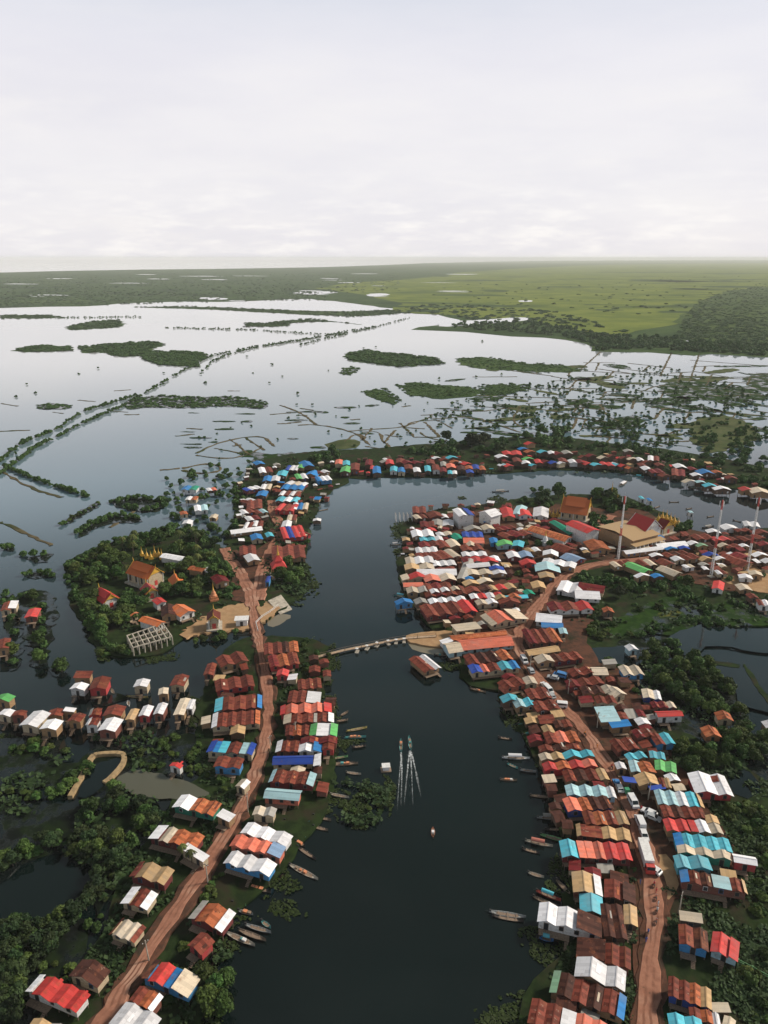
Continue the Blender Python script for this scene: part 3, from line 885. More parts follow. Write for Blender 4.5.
'on the river side of the right road': '''
505 690 527 684 11|r r|c
526 685 538 684 8|y|y
503 703 520 701 7|a|b
516 708 537 706 9|p a|t
530 700 552 698 12|r r|r
537 712 561 709 11|r r|r
540 724 556 724 9|r/|b
545 734 556 733 9|t|t
556 728 573 727 8|b r|b
548 744 581 742 12|r c o|c
540 752 582 750 6|r b r|r
541 761 595 757 7|y t a1.5 a|t
545 771 598 767 8|k o k c|k
566 782 610 780 12|r b r t.8|t
567 796 617 798 11|p p p w.6|p
568 812 614 809 14|c1.4 o b b|d
586 825 630 825 14|r o r t|r
577 836 632 842 12|t.3/ r1.5/ t t|r
562 857 633 861 17|a1.3 c.6/ c.6/ c.8 k1 k.9|m
573 892 603 896 20|t2 w.7/|r
604 897 636 904 18|r b.7/|b
580 912 604 916 18|a1.6|b
604 936 628 939 34|b b|b
624 924 638 927 19|t|b
537 921 602 937 19|w1 w1 b1.3/|w
576 956 631 970 20|b2/ r1 r.8|r
574 976 625 992 20|w2 w1.2|t
549 992 624 1020 23|g.5/ b1 r b r u.5/|t
527 1023 606 1051 26|r r w.9/ c c|r'''}

class House: pass
HL = []
for place, txt in HOUSES.items():
    for ln in txt.strip().splitlines():
        p = ln.split('|'); x0, y0, x1, y1, d = map(float, p[0].split())
        h = House(); h.place = place; h.px = ((x0+x1)/2, (y0+y1)/2-d/2); h.wall = p[2]
        s0 = ppm(*at((x0+x1)/2, (y0+y1)/2, 5))
        h.eave = float(p[3]) if len(p) > 3 else (4.6 if place.startswith('in the flooded') or 'far bank' in place else 3.9 if s0 > 2 else 3.9)+random.uniform(-.25, .35)
        A = Vector(at(x0, y0, h.eave)); B = Vector(at(x1, y1, h.eave))
        if abs(y1-y0) < 1.5 and y0 < 700:        # nearly level fronts: a little natural disorder
            a = random.uniform(-.06, .06); M = (A+B)/2; q = (B-A)/2; q = Vector((q.x*math.cos(a)-q.y*math.sin(a), q.x*math.sin(a)+q.y*math.cos(a))); A, B = M-q, M+q
        u = (B-A); h.W = u.length; u.normalize(); v = Vector((-u.y, u.x)); M = (A+B)/2
        if x1-x0 < .45*h.W*s0 and False: pass
        P0 = proj(M.x, M.y, h.eave); P1 = proj(M.x+v.x*5, M.y+v.y*5, h.eave)
        k = math.hypot(P1[0]-P0[0], P1[1]-P0[1])/5
        h.D = d/k; h.c = M+v*(h.D/2); h.rot = math.atan2(u.y, u.x); h.s = ppm(h.c.x, h.c.y, 5)
        h.segs = []; h.along = p[1].startswith('=')
        for t in p[1].lstrip('=').split():
            n = t[1:].rstrip('/'); h.segs.append((t[0], float(n) if n else 1.0, t.endswith('/')))
        if any(k in place for k in ('crowded', 'north end', 'far bank', 'temple and market')): h.W *= 1.06; h.D *= 1.12
        h.size = (x1-x0)*d
        HL.append(h)
H0 = list(HL)
def inside_house(x, y, m=1.0):
    for h in HL:
        dx, dy = x-h.c.x, y-h.c.y
        if abs(dx) > 40 or abs(dy) > 40: continue
        c, s = math.cos(h.rot), math.sin(h.rot)
        if abs(dx*c+dy*s) < h.W/2+m and abs(-dx*s+dy*c) < h.D/2+m: return True
    return False

# ---- what sets each house apart
NUM = ['', 'single-roofed', 'two-gabled', 'three-gabled', 'four-gabled', 'five-gabled', 'six-gabled']
def colours(h):
    acc = {}
    for c, wd, sh in h.segs: acc[c] = acc.get(c, 0)+wd
    o = sorted(acc, key=lambda c: -acc[c]); return [CNAME[c] for c in o[:2]]
WN = dict(w='white', y='cream', k='red', u='blue', p='pale blue', e='green', c='coral', d='blue', m='dark red')
def descs(h):
    c = ' and '.join(colours(h)); n = len(h.segs)
    if h.along: a = 'long %s-roofed' % c
    elif n == 1: a = '%s-roofed' % c
    else: a = '%s %s' % (NUM[min(n, 6)], c)
    out = [a+' house']
    if h.wall in WN: out.append(a+' house with %s walls' % WN[h.wall])
    return out
SHORTP = {'on the west side of the left dirt road': 'west of the left road', 'on the river side of the left dirt road': 'between left road and river', 'in the flooded stilt row on the far left': 'in the far left stilt row',
  'in the village at the north end of the left road': 'in the north-end village', 'in the stilt village along the far bank': 'on the far bank', 'on the crowded peninsula west of the curved road': 'on the crowded peninsula', 'around the temple and market on the peninsula': 'near the peninsula temple',
  'between the curved road and the green fields': 'beside the curved road bend', 'on the field side of the right road': 'east of the right road', 'on the river side of the right road': 'between right road and river'}
from collections import Counter
def nwords(s): return len(s.split())
used = Counter()
for place in HOUSES:
    G = [h for h in HL if h.place == place]
    c0 = Counter(descs(h)[0] for h in G); c1 = Counter(descs(h)[-1] for h in G)
    sure = [h for h in G if c0[descs(h)[0]] == 1]
    for h in G:
        d = descs(h)
        if c0[d[0]] == 1 and nwords(d[0]+' '+place) <= 16: h.label = d[0]+' '+place; used[h.label] += 1; continue
        if c1[d[-1]] == 1 and nwords(d[-1]+' '+SHORTP[place]) <= 16: h.label = d[-1]+' '+SHORTP[place]; used[h.label] += 1; continue
        h.label = None
    names = {}
    for h in G:
        if h.label: continue
        cand = sorted(sure, key=lambda q: math.hypot(q.px[0]-h.px[0], (q.px[1]-h.px[1])*1.6))
        best = None
        for q in cand[:14]:
            dx, dy = q.px[0]-h.px[0], (q.px[1]-h.px[1])*1.6
            rel = ('left of' if dx > 0 else 'right of') if abs(dx) > abs(dy) else ('behind' if dy > 0 else 'in front of')
            base = ('%s next to it, %s' if False else '%s %s') % (descs(h)[0], rel)
            for t in ('%s the %s %s' % (base, descs(q)[0].replace(' house', ' one'), SHORTP[place]), '%s the %s' % (base, descs(q)[0])):
                # true of no other: no look-alike may stand on that side of the named house nearer to it
                if nwords(t) > 16 or used[t]: continue
                rival = [r for r in G if r is not h and descs(r)[0] == descs(h)[0] and math.hypot(r.px[0]-q.px[0], (r.px[1]-q.px[1])*1.6) <= math.hypot(dx, dy)*1.2]
                if rival: continue
                best = t.replace(rel+' the', 'nearest %s the' % rel if False else rel+' the'); break
            if best: break
        if best: h.label = best; used[best] += 1
    left = [h for h in G if not h.label]
    for d in set(descs(h)[0] for h in left):
        same = sorted((h for h in left if descs(h)[0] == d), key=lambda h: h.px[0])
        allof = sorted((h for h in G if descs(h)[0] == d), key=lambda h: h.px[0])
        ORD = ['leftmost', 'second from left', 'third from left', 'fourth from left', 'fifth from left', 'sixth from left', 'seventh from left', 'eighth from left', 'ninth from left', 'tenth from left']
        for h in same:
            i = allof.index(h); e = len(allof)-1-i
            o = ORD[i] if i <= e and i < 10 else (ORD[e].replace('left', 'right') if e < 10 else 'number %d from left' % (i+1))
            t = '%s %s, %s of its look-alikes' % (d, SHORTP[place], o)
            if nwords(t) > 16: t = '%s %s, %s such' % (d, SHORTP[place], o)
            h.label = t; used[t] += 1

# ---- building them
def roof_slab(mb, uv, quad, t):
    """quad: four top corners, first edge runs along the ridge"""
    n0 = len(mb.f); mb.slab(quad, t)
    a, b, c, d = [Vector(p) for p in quad]; ex = (b-a).normalized(); ey = (d-a); ey = (ey-ex*ey.dot(ex)).normalized()
    pts = [Vector(p) for p in mb.v[-8:]]; base = len(mb.v)-8
    for f in mb.f[n0:]:
        for i in f: p = pts[i-base]; uv.append(((p-a).dot(ex), (p-a).dot(ey)))
UNIT = MB(); UNIT.tube((0,0,0), (0,0,1), 1, 1, 6); UNIT_ME = mesh('stilt', UNIT.v, UNIT.f, M_stilt)
def box_me(name, sx, sy, sz, mat):
    b = MB(); b.box(-sx/2, sx/2, -sy/2, sy/2, 0, sz); return mesh(name, b.v, b.f, mat)
WIN = {}
def window(parent, x, y, z, w, hgt, side, detail):
    mats = random.choice((M_dark, M_dark, M_shut, M_white))
    f = link('window', WIN.setdefault(('w', mats.name), box_me('window', 1, .12, 1, M_plank if mats is M_dark else mats)), parent, (x, y, z), 0, (w+.2, 1, hgt+.2))
    if detail:
        link('pane', WIN.setdefault('pane', box_me('pane', .84, .15, .84, M_dark)), f, (0, -.02*side, .08))
    return f
def build_house(h, grp):
    W, D, e = h.W, h.D, h.eave
    # ridge height and roof profile in x (or in y for a roof along the front)
    r0 = root('house', (h.c.x, h.c.y, 0), h.rot, h.label, 'house', grp)
    near, mid = h.s > 2.15, h.s > 1.35
    ov = min(.45, .06*D)
    tot = sum(s[1] for s in h.segs); x = -W/2; prof = []
    pitch = random.uniform(.34, .44) if near else random.uniform(.27, .36)
    if 'flooded' in h.place: pitch *= .72
    hd = D/2
    if h.along:
        hh = min(D/2*.42, 2.4); mat = RM[h.segs[0][0]]; mb = MB(); uv = []
        roof_slab(mb, uv, [(-W/2, 0, hh), (-W/2, -hd, 0), (W/2, -hd, 0), (W/2, 0, hh)][::1] if False else [(W/2, 0, hh), (-W/2, 0, hh), (-W/2, -hd, 0), (W/2, -hd, 0)], .10)
        roof_slab(mb, uv, [(-W/2, 0, hh), (W/2, 0, hh), (W/2, hd, 0), (-W/2, hd, 0)], .10)
        if near: mb.box(-W/2, W/2, -.12, .12, hh-.02, hh+.06); uv += [(0, 0)]*24
        link('roof', mesh('roof', mb.v, mb.f, mat, uv), r0, (0, 0, e))
        tops = [(-hd, 0), (0, hh), (hd, 0)]; axis = 'y'
    else:
        tops = []; axis = 'x'
        nseg = len(h.segs)
        for i, (c, wd, shed) in enumerate(h.segs):
            sw = W*wd/tot; x1 = x+sw; mb = MB(); uv = []
            yo0 = -hd-random.uniform(0, .03)*D; yo1 = hd+random.uniform(-.02, .03)*D
            if shed:
                left = i < nseg/2
                hi = .45+.12*sw if sw < 8 else .9; lo = -.05 if sw < 4 else -.15
                za, zb = (lo, hi) if left else (hi, lo)
                if 0 < i < nseg-1: za, zb = .35, .25
                if nseg == 1: za, zb = random.choice(((.5, 0), (0, .5)))
                roof_slab(mb, uv, [(x, yo0, za), (x1, yo0, zb), (x1, yo1, zb), (x, yo1, za)], .09)
                tops += [(x, za), (x1, zb)]
            else:
                hh = min(sw/2*pitch, 2.5); xm = (x+x1)/2+random.uniform(-.03, .03)*sw
                z1 = random.uniform(-.08, .12)
                roof_slab(mb, uv, [(xm, yo1, hh), (xm, yo0, hh), (x, yo0, z1), (x, yo1, z1)][::-1] if False else [(xm, yo1, hh), (x, yo1, z1), (x, yo0, z1), (xm, yo0, hh)], .10)
                roof_slab(mb, uv, [(xm, yo0, hh), (x1, yo0, z1), (x1, yo1, z1), (xm, yo1, hh)], .10)
                if near: mb.box(xm-.13, xm+.13, yo0, yo1, hh-.03, hh+.05); uv += [(0, 0)]*24
                tops += [(x, z1), (xm, hh), (x1, z1)]
            rf = link('roof', mesh('roof', mb.v, mb.f, RM[c], uv), r0, (0, 0, e))
            if near and not shed and random.random() < .5:      # a newer sheet nailed over the old ones
                k = random.uniform(.18, .62); hx = (x1-xm); z0 = hh+(z1-hh)*k; z2 = hh+(z1-hh)*(k+.28)
                ya = random.uniform(-.4, .1)*D; yb = ya+random.uniform(.9, 2.6)
                pm = MB(); uv2 = []; roof_slab(pm, uv2, [(xm+hx*k, ya, z0+.06), (xm+hx*(k+.28), ya, z2+.06), (xm+hx*(k+.28), yb, z2+.06), (xm+hx*k, yb, z0+.06)], .03)
                link('roof_sheet', mesh('roof_sheet', pm.v, pm.f, RM[random.choice('ynrbbrrot') if c in RUSTY else c], uv2), rf)
            x = x1
    # walls
    fl = 1.4+.4*random.random() if e < 7 else .6
    fl = min(fl, e-2.0)
    ins = min(.4, .06*W); iny = min(.9, .12*D)
    zt = -.14
    v = []; f = []
    if axis == 'x':
        def top(x_):
            for (xa, za), (xb, zb) in zip(tops[:-1], tops[1:]):
                if xa <= x_ <= xb and xb > xa: return za+(zb-za)*(x_-xa)/(xb-xa)
            return 0
        xs = [-W/2+ins]+[p[0] for p in tops if -W/2+ins < p[0] < W/2-ins]+[W/2-ins]
        q = []
        for a in xs:
            if not q or a-q[-1] > .01: q.append(a)
        prof = [(a, e+zt+min(top(a-.005), top(a+.005))) for a in q]
        poly = [(prof[0][0], fl)]+prof+[(prof[-1][0], fl)]
        n = len(poly); y0, y1 = -hd+iny, hd-iny
        v = [(a, y0, z) for a, z in poly]+[(a, y1, z) for a, z in poly]
    else:
        y0, y1 = -hd+iny, hd-iny; hh = tops[1][1]; k = hh*(iny/hd)
        poly = [(y0, fl), (y0, e+zt+k), (0, e+zt+hh), (y1, e+zt+k), (y1, fl)]; n = 5
        v = [(W/2-ins, a, z) for a, z in poly]+[(-W/2+ins, a, z) for a, z in poly]
    f = [tuple(range(n-1, -1, -1)), tuple(range(n, 2*n))]+[(i, (i+1) % n, n+(i+1) % n, n+i) for i in range(n)]
    me = mesh('walls', v, f, WM[h.wall]); bm = bmesh.new(); bm.from_mesh(me); bmesh.ops.recalc_face_normals(bm, faces=bm.faces); bm.to_mesh(me); bm.free()
    link('walls', me, r0)
    # timber stilts, each its own part
    nx = max(2, min(6, int(W/(2.6 if near else 4.5))+1)); ny = 2 if not near else max(2, min(3, int(D/4)+1))
    for i in range(nx):
        for j in range(ny):
            if j and j < ny-1 and 0 < i < nx-1: continue
            link('stilt', UNIT_ME, r0, (-W/2+ins+.15+(W-2*ins-.3)*i/(nx-1), -hd+iny+.15+(D-2*iny-.3)*j/(ny-1), -2.0), 0, (.13, .13, fl+2.05))
    yf = -hd+iny
    if mid:
        n = max(1, int(W/3.4)); dz = min(1.9, e-fl-.5)
        kd = random.randrange(n)
        for i in range(n):
            xx = -W/2+ins+(W-2*ins)*(i+.5)/n
            if i == kd:
                dr = link('door', WIN.setdefault('door', box_me('door', .95, .1, 1, M_dark)), r0, (xx, yf-.04, fl+.05), 0, (1, 1, dz))
                if near: link('door_frame', WIN.setdefault('dframe', box_me('door_frame', 1.15, .06, 1.05, M_plank)), dr, (0, .02, 0))
            else: window(r0, xx, yf-.05, fl+.75, .9, min(1.1, e-fl-1.3), 1, near)
        if near:
            side = random.choice((-1, 1))
            dk = MB(); dd = random.uniform(.9, 1.8); dk.box(-W/2+ins+.2, -W/2+ins+.2+W*random.uniform(.35, .8), yf-dd, yf-.02, fl-.14, fl-.02)
            d_ = dk.done('deck', M_plank, r0)
            xs_ = [p[0] for p in dk.v]
            st = MB()
            n = 6; xx = max(xs_)-.6
            for i in range(n): st.box(xx-.45, xx+.45, yf-dd-.28*(i+1), yf-dd-.28*i-.01, fl-.18-(fl-.6)*(i+1)/n, fl-.1-(fl-.6)*(i+1)/n)
            st.done('steps', M_plank, r0)
            link('stilt', UNIT_ME, r0, (min(xs_)+.2, yf-dd+.2, -2), 0, (.1, .1, fl+1.9)); link('stilt', UNIT_ME, r0, (max(xs_)-.2, yf-dd+.2, -2), 0, (.1, .1, fl+1.9))
    return r0
# sheds and kitchens squeezed in between: smaller than any of the houses above
def fill(poly, n, cols, lo=2.6, hi=5.2):
    P = pxpoly(poly); xs = [p[0] for p in P]; ys = [p[1] for p in P]; k = m = 0
    while m < n and k < n*30:
        k += 1; px, py = random.uniform(min(xs), max(xs)), random.uniform(min(ys), max(ys)); c = False; j = len(P)-1
        for i in range(len(P)):
            if (P[i][1] > py) != (P[j][1] > py) and px < (P[j][0]-P[i][0])*(py-P[i][1])/(P[j][1]-P[i][1])+P[i][0]: c = not c
            j = i
        if not c: continue
        x, y = at(px, py, 3); h = House(); h.W = random.uniform(lo, hi); h.D = random.uniform(lo, hi*.9)
        if inside_house(x, y, min(h.W, h.D)*.33): continue
        if any(min(math.hypot(x-(a[0]+(b[0]-a[0])*t/6), y-(a[1]+(b[1]-a[1])*t/6)) for t in range(7)) < 4.2+h.W*.5 for L in (ROADL, ROADR, ALLEY, ROADL3) for a, b in zip(L[:-1], L[1:])): continue
        near = min(H0, key=lambda q: (q.c.x-x)**2+(q.c.y-y)**2)
        h.c = Vector((x, y)); h.rot = near.rot+random.choice((0, 0, math.pi/2))+random.uniform(-.08, .08); h.eave = random.uniform(2.6, 3.7); h.s = 1.0; h.along = False; h.wall = random.choice('tbryb'); h.place = near.place
        h.segs = [(random.choice(cols), 1, random.random() < .55)]; h.size = 0; h.px = (px, py); h.label = None; HL.append(h); m += 1
fill('405,525 430,505 500,500 545,520 560,570 540,600 500,650 470,640 430,615 402,570', 66, 'rrrbmmywnt')
fill('560,540 600,548 650,545 690,530 768,528 768,580 700,570 640,565 580,560', 44, 'rrrbmywnt')
fill('500,660 530,650 600,745 636,830 632,1020 560,1020 575,930 565,850 545,770', 24, 'rrbbmytn')
fill('560,660 625,660 660,740 700,800 735,880 690,890 650,820 610,760 565,700', 18, 'rrbbmytnw')
fill('235,470 345,455 330,490 310,540 305,562 240,562', 36, 'rrmwwyutn')
fill('335,458 450,455 600,446 690,458 768,480 768,494 690,482 600,466 500,466 440,474 340,474', 60, 'rrmmbwytk')
fill('205,670 262,660 262,770 205,770', 7, 'rrbty'); fill('262,650 335,650 335,790 262,800', 9, 'rrbtyw')
GROUPH = {p: 'houses '+p for p in HOUSES}
HL.sort(key=lambda h: -h.size*1.0)
print('houses', len(HL), len(H0))
NIND = 300
def local_mat(o):
    return Matrix.LocRotScale(o.location, o.rotation_euler, o.scale)
def merge(roots, name, label):
    """the farthest, smallest ones of a kind beyond the first 300: one object"""
    kids = {}
    for o in COL.objects:
        if o.parent: kids.setdefault(o.parent.name, []).append(o)
    V = []; F = []; MI = []; UV = []; mats = []; junk = []
    def walk(o, M):
        M = M @ local_mat(o); junk.append(o)
        if o.data:
            n = len(V); V.extend(tuple(M @ v.co) for v in o.data.vertices)
            mt = o.data.materials[0]
            if mt not in mats: mats.append(mt)
            ul = o.data.uv_layers.active
            for p in o.data.polygons:
                F.append(tuple(n+i for i in p.vertices)); MI.append(mats.index(mt))
                for li in p.loop_indices: UV.append(tuple(ul.data[li].uv) if ul else (0, 0))
        for c in kids.get(o.name, []): walk(c, M)
    for r in roots: walk(r, Matrix())
    for o in junk: bpy.data.objects.remove(o)
    return tag(link(name, mesh(name, V, F, mats, UV, MI)), label, kind='stuff')
for h in HL[:NIND]: build_house(h, GROUPH[h.place])
merge([build_house(h, None) for h in HL[NIND:]], 'distant_houses', 'small distant stilt houses with rust, red and white roofs among the others')
# boats are placed first, so that no bush grows over them
BOATS = (
    ((284, 820), (310, 822), 'teal', '', 'long teal and grey boat beside the white-roofed houses on the left bank'), ((313, 815), (331, 820), 'wood', '', 'brown wooden boat nosed into the floating plants on the left bank'), ((290, 835), (306, 838), 'teal', '', 'short teal boat behind the slate blue roof'),
    ((296, 841), (305, 846), 'dark', 'g', 'small dark boat with cargo by the slate blue roof'), ((297, 846), (316, 859), 'dark', '', 'dark pointed boat lying below the slate blue roof'), ((289, 864), (318, 879), 'pale', 'g', 'long pale boat with green stern pointing out from the left bank'), ((247, 885), (271, 892), 'dark', 'g', 'dark boat with cargo under the blue-walled white house'),
    ((346, 731), (367, 727), 'yellow', '', 'yellow-brown boat off the lime green roof'), ((344, 738), (366, 737), 'teal', 'g', 'teal boat with seats off the lime green roof'), ((328, 759), (348, 756), 'green', '', 'slim green boat off the deep blue roof'), ((327, 764), (358, 763), 'wood', 'g', 'long brown boat with a blue middle off the deep blue roof'),
    ((318, 775), (334, 774), 'dark', '', 'short dark boat off the three-gabled red house'), ((329, 794), (349, 798), 'pale', '', 'pale wooden boat beside the floating green mat'), ((340, 716), (348, 711), 'wood', '', 'small brown boat by the coral roof on the left bank'), ((336, 722), (348, 720), 'wood', '', 'brown boat tucked behind the lime green roof'),
    ((226, 933), (255, 946), 'pale', 'g', 'pale boat nearest the camera in the group of three on the left bank'), ((238, 930), (266, 941), 'wood', '', 'middle wooden boat in the group of three on the left bank'), ((245, 925), (271, 933), 'grey', '', 'grey boat farthest out in the group of three on the left bank'), ((238, 910), (253, 914), 'grey', 'g', 'short grey boat by the orange-roofed house on the left bank'), ((232, 902), (246, 905), 'green', '', 'short green boat behind the orange-roofed house on the left bank'),
    ((313, 826), (328, 830), 'wood', '', 'small brown boat just off the teal boat on the left bank'), ((262, 921), (270, 927), 'teal', '', 'tiny teal boat beyond the three moored boats'), ((352, 748), (366, 746), 'dark', '', 'dark boat off the maroon roof by the lime green house'), ((346, 772), (361, 774), 'pale', '', 'pale boat below the long brown boat on the left bank'),
    ((530, 795), (548, 797), 'wood', '', 'brown boat off the pale blue gables on the right bank'), ((522, 848), (540, 853), 'dark', '', 'dark boat below the orange canopied boat'), ((520, 770), (536, 772), 'grey', '', 'grey boat off the red gables on the right bank'), ((498, 737), (512, 739), 'dark', '', 'dark boat alone off the upper right bank'), ((470, 688), (486, 692), 'wood', 'g', 'loaded brown boat off the deep blue roof at the river corner'), ((528, 872), (544, 877), 'pale', '', 'pale boat above the red boat with blue canopy'),
    ((111, 688), (114, 694), 'pale', '', 'small pale boat behind the flooded stilt houses on the left'), ((126, 696), (148, 697), 'yellow', '', 'slim yellow-green boat before the hut in the flooded row'), ((128, 700), (129, 706), 'white', '', 'tiny white boat upright before the flooded row'),
    ((502, 757), (530, 758), 'white', 'cw', 'white boat with canopy off the turquoise roofs on the right bank'), ((507, 763), (518, 768), 'teal', '', 'small teal boat beside the white canopied one'), ((500, 779), (517, 780), 'wood', 'g', 'short brown boat in open water off the right bank'), ((537, 817), (563, 818), 'grey', 'cn', 'grey boat with canopy beside the coral and brown roofs'), ((545, 829), (568, 829), 'dark', '', 'dark boat below the grey canopied one'),
    ((540, 834), (570, 842), 'green', '', 'slim green boat by the blue-walled turquoise roof'), ((525, 840), (553, 846), 'pale', 'co', 'pale boat with orange canopy off the right bank'), ((556, 880), (570, 895), 'wood', '', 'brown boat lying left of the tan roof on the right bank'), ((536, 891), (561, 901), 'red', 'cu', 'red boat with blue canopy on the right bank'), ((533, 896), (556, 906), 'wood', '', 'brown boat behind the red one with blue canopy'),
    ((489, 911), (526, 917), 'grey', '', 'long grey boat alone on the dark water, upper of a pair'), ((492, 915), (524, 921), 'dark', '', 'long dark boat alone on the water, lower of a pair'), ((540, 938), (553, 941), 'blue', 'cu', 'blue covered boat below the white-roofed stilt house'), ((555, 780), (568, 788), 'blue', '', 'blue boat beside the pale blue roofs on the right bank'), ((548, 786), (562, 790), 'yellow', '', 'slim yellow boat by the pale blue roofs'), ((518, 725), (540, 724), 'teal', '', 'teal boat by the rust roofs on the right bank'), ((522, 735), (540, 733), 'wood', 'g', 'brown loaded boat before the tan roof on the right bank'), ((434, 655), (450, 655), 'dark', 'g', 'dark boat beside the long coral-roofed hall'),
    ((492, 492), (509, 491), 'dark', 'cn', 'large dark barge in the river bend'), ((619, 486), (627, 481), 'pale', 'cw', 'pale ferry crossing the far river'), ((634, 476), (644, 477), 'teal', 'cu', 'teal boat by the far bank houses'), ((487, 470), (496, 470), 'teal', 'ce', 'turquoise boat in the gap of the far bank'), ((702, 528), (714, 526), 'dark', 'cn', 'dark boat moored behind the peninsula market'), ((733, 520), (741, 522), 'dark', '', 'dark slim boat beyond the peninsula market'),
    ((686, 509), (692, 508), 'wood', '', 'small boat crossing the right arm of the river, upper of two'), ((687, 514), (693, 513), 'wood', '', 'small boat crossing the right arm of the river, lower of two'), ((707, 517), (714, 516), 'wood', '', 'small brown boat in the middle of the right river arm'), ((669, 502), (679, 502), 'wood', '', 'slim boat near the tiny river edge huts'), ((654, 508), (660, 506), 'wood', '', 'slim boat off the peninsula tip'),
    ((315, 492), (325, 489), 'red', 'cr', 'red-roofed houseboat off the north-end village'), ((334, 486), (342, 485), 'red', 'cw', 'small red boat off the north-end village'), ((318, 511), (328, 509), 'wood', '', 'brown boat drifting off the north-end village'), ((390, 545), (401, 544), 'grey', 'cw', 'white-roofed boat moored at the peninsula corner, outer of two'), ((398, 540), (411, 538), 'grey', 'cn', 'grey-roofed boat moored at the peninsula corner, inner of two'), ((399, 556), (407, 556), 'white', 'cw', 'small white boat by the peninsula corner'), ((394, 595), (408, 597), 'teal', 'ce', 'turquoise boat moored west of the crowded peninsula'), ((404, 608), (417, 608), 'wood', '', 'brown boat moored below the blue houseboat'),
    ((727, 663), (735, 667), 'yellow', '', 'yellow boat by the right pond dike'), ((655, 736), (672, 735), 'wood', 'g', 'brown boat before the white house with red roof'), ((648, 741), (660, 740), 'yellow', '', 'yellow slim boat by the blue-walled house'), ((683, 723), (694, 726), 'wood', '', 'brown boat in the shadow by the thicket'))
BOATXY = [at(p[0]+(q[0]-p[0])*k, p[1]+(q[1]-p[1])*k) for p, q, _, _, _ in BOATS for k in (0, .25, .5, .75, 1)]
# ---------------------------------------------------------------- vegetation
def leaf_quads(rg, centers, normals, size, aspect=1.0):
    n = len(centers)
    r = rg.normal(size=(n, 3)); nn = normals+.55*r; nn /= np.linalg.norm(nn, axis=1)[:, None]
    t = np.cross(nn, rg.normal(size=(n, 3))); t /= np.linalg.norm(t, axis=1)[:, None]; b = np.cross(nn, t)
    s = (size*rg.uniform(.6, 1.35, n))[:, None]
    q = np.stack([centers-t*s-b*s*.7*aspect, centers+t*s*.8-b*s*aspect, centers+t*s*1.1+b*s*.6*aspect, centers-t*s*.7+b*s*aspect], 1)
    return q.reshape(-1, 3)
def ico(sub):
    bm = bmesh.new(); bmesh.ops.create_icosphere(bm, subdivisions=sub, radius=1)
    v = np.array([q.co[:] for q in bm.verts]); f = np.array([[w_.index for w_ in q.verts] for q in bm.faces]); bm.free(); return v, f
ICO1, ICO2 = ico(1), ico(2)
def crown_arrays(seed, lobes, leaves, leaf, core=.78, flat=.8):
    """a crown one metre across and .9 high: lobes of leaves round dark cores; returns verts, quads, tris"""
    rg = np.random.default_rng(seed); V = []; Q = []; T = []; n = 0
    for i in range(lobes):
        if i == 0: c = np.array([0, 0, .45]); r = .30
        else:
            a = 2.4*i+rg.uniform(-.4, .4); d = rg.uniform(.12, .36); z = rg.uniform(.18, .72)
            if z > .55: d *= .6
            c = np.array([math.cos(a)*d, math.sin(a)*d, z]); r = rg.uniform(.13, .24)
        v, f = ICO1
        vv = c+v*r*core*np.array([1, 1, flat])*(1+.18*rg.normal(size=(len(v), 1)))
        T.append(f+n); V.append(vv); n += len(vv)
        d = rg.normal(size=(leaves, 3)); d /= np.linalg.norm(d, axis=1)[:, None]; d[:, 2] = np.where(d[:, 2] < -.5, -d[:, 2], d[:, 2])
        p = c+d*r*rg.uniform(.75, 1.12, (leaves, 1))*np.array([1, 1, flat])
        q = leaf_quads(rg, p, d, leaf); Q.append(np.arange(len(q)).reshape(-1, 4)+n); V.append(q); n += len(q)
    return np.concatenate(V), np.concatenate(Q), np.concatenate(T)
def arr_mesh(name, V, quads, tris, mat):
    me = bpy.data.meshes.new(name); nq, ntr = len(quads), len(tris)
    me.vertices.add(len(V)); me.vertices.foreach_set('co', np.ascontiguousarray(V, dtype=np.float32).ravel())
    li = np.concatenate([quads.ravel(), tris.ravel()]) if ntr else quads.ravel()
    me.loops.add(len(li)); me.loops.foreach_set('vertex_index', li.astype(np.int32))
    me.polygons.add(nq+ntr)
    st = np.concatenate([np.arange(nq)*4, nq*4+np.arange(ntr)*3]).astype(np.int32)
    me.polygons.foreach_set('loop_start', st)
    me.materials.append(mat); me.update(calc_edges=True); me.validate(); return me
CROWN = [arr_mesh('crown', *crown_arrays(i, 15, 95, .042), L_tree) for i in range(7)]
CROWND = [arr_mesh('crown', *crown_arrays(40+i, 15, 95, .042), L_dark) for i in range(3)]
BUSH = [arr_mesh('crown', *crown_arrays(20+i, 9, 80, .06, flat=.7), L_tree) for i in range(5)]
tb = MB(); tb.tube((0,0,-.1), (.02,.01,.25), .035, .024); tb.tube((.02,.01,.25), (.0,.03,.5), .024, .012); tb.tube((.02,.01,.22), (.2,.05,.45), .016, .007); tb.tube((.02,.01,.2), (-.16,.13,.45), .016, .007); tb.tube((.02,.01,.25), (-.05,-.2,.48), .015, .006)
TRUNK = mesh('trunk', tb.v, tb.f, M_bark)
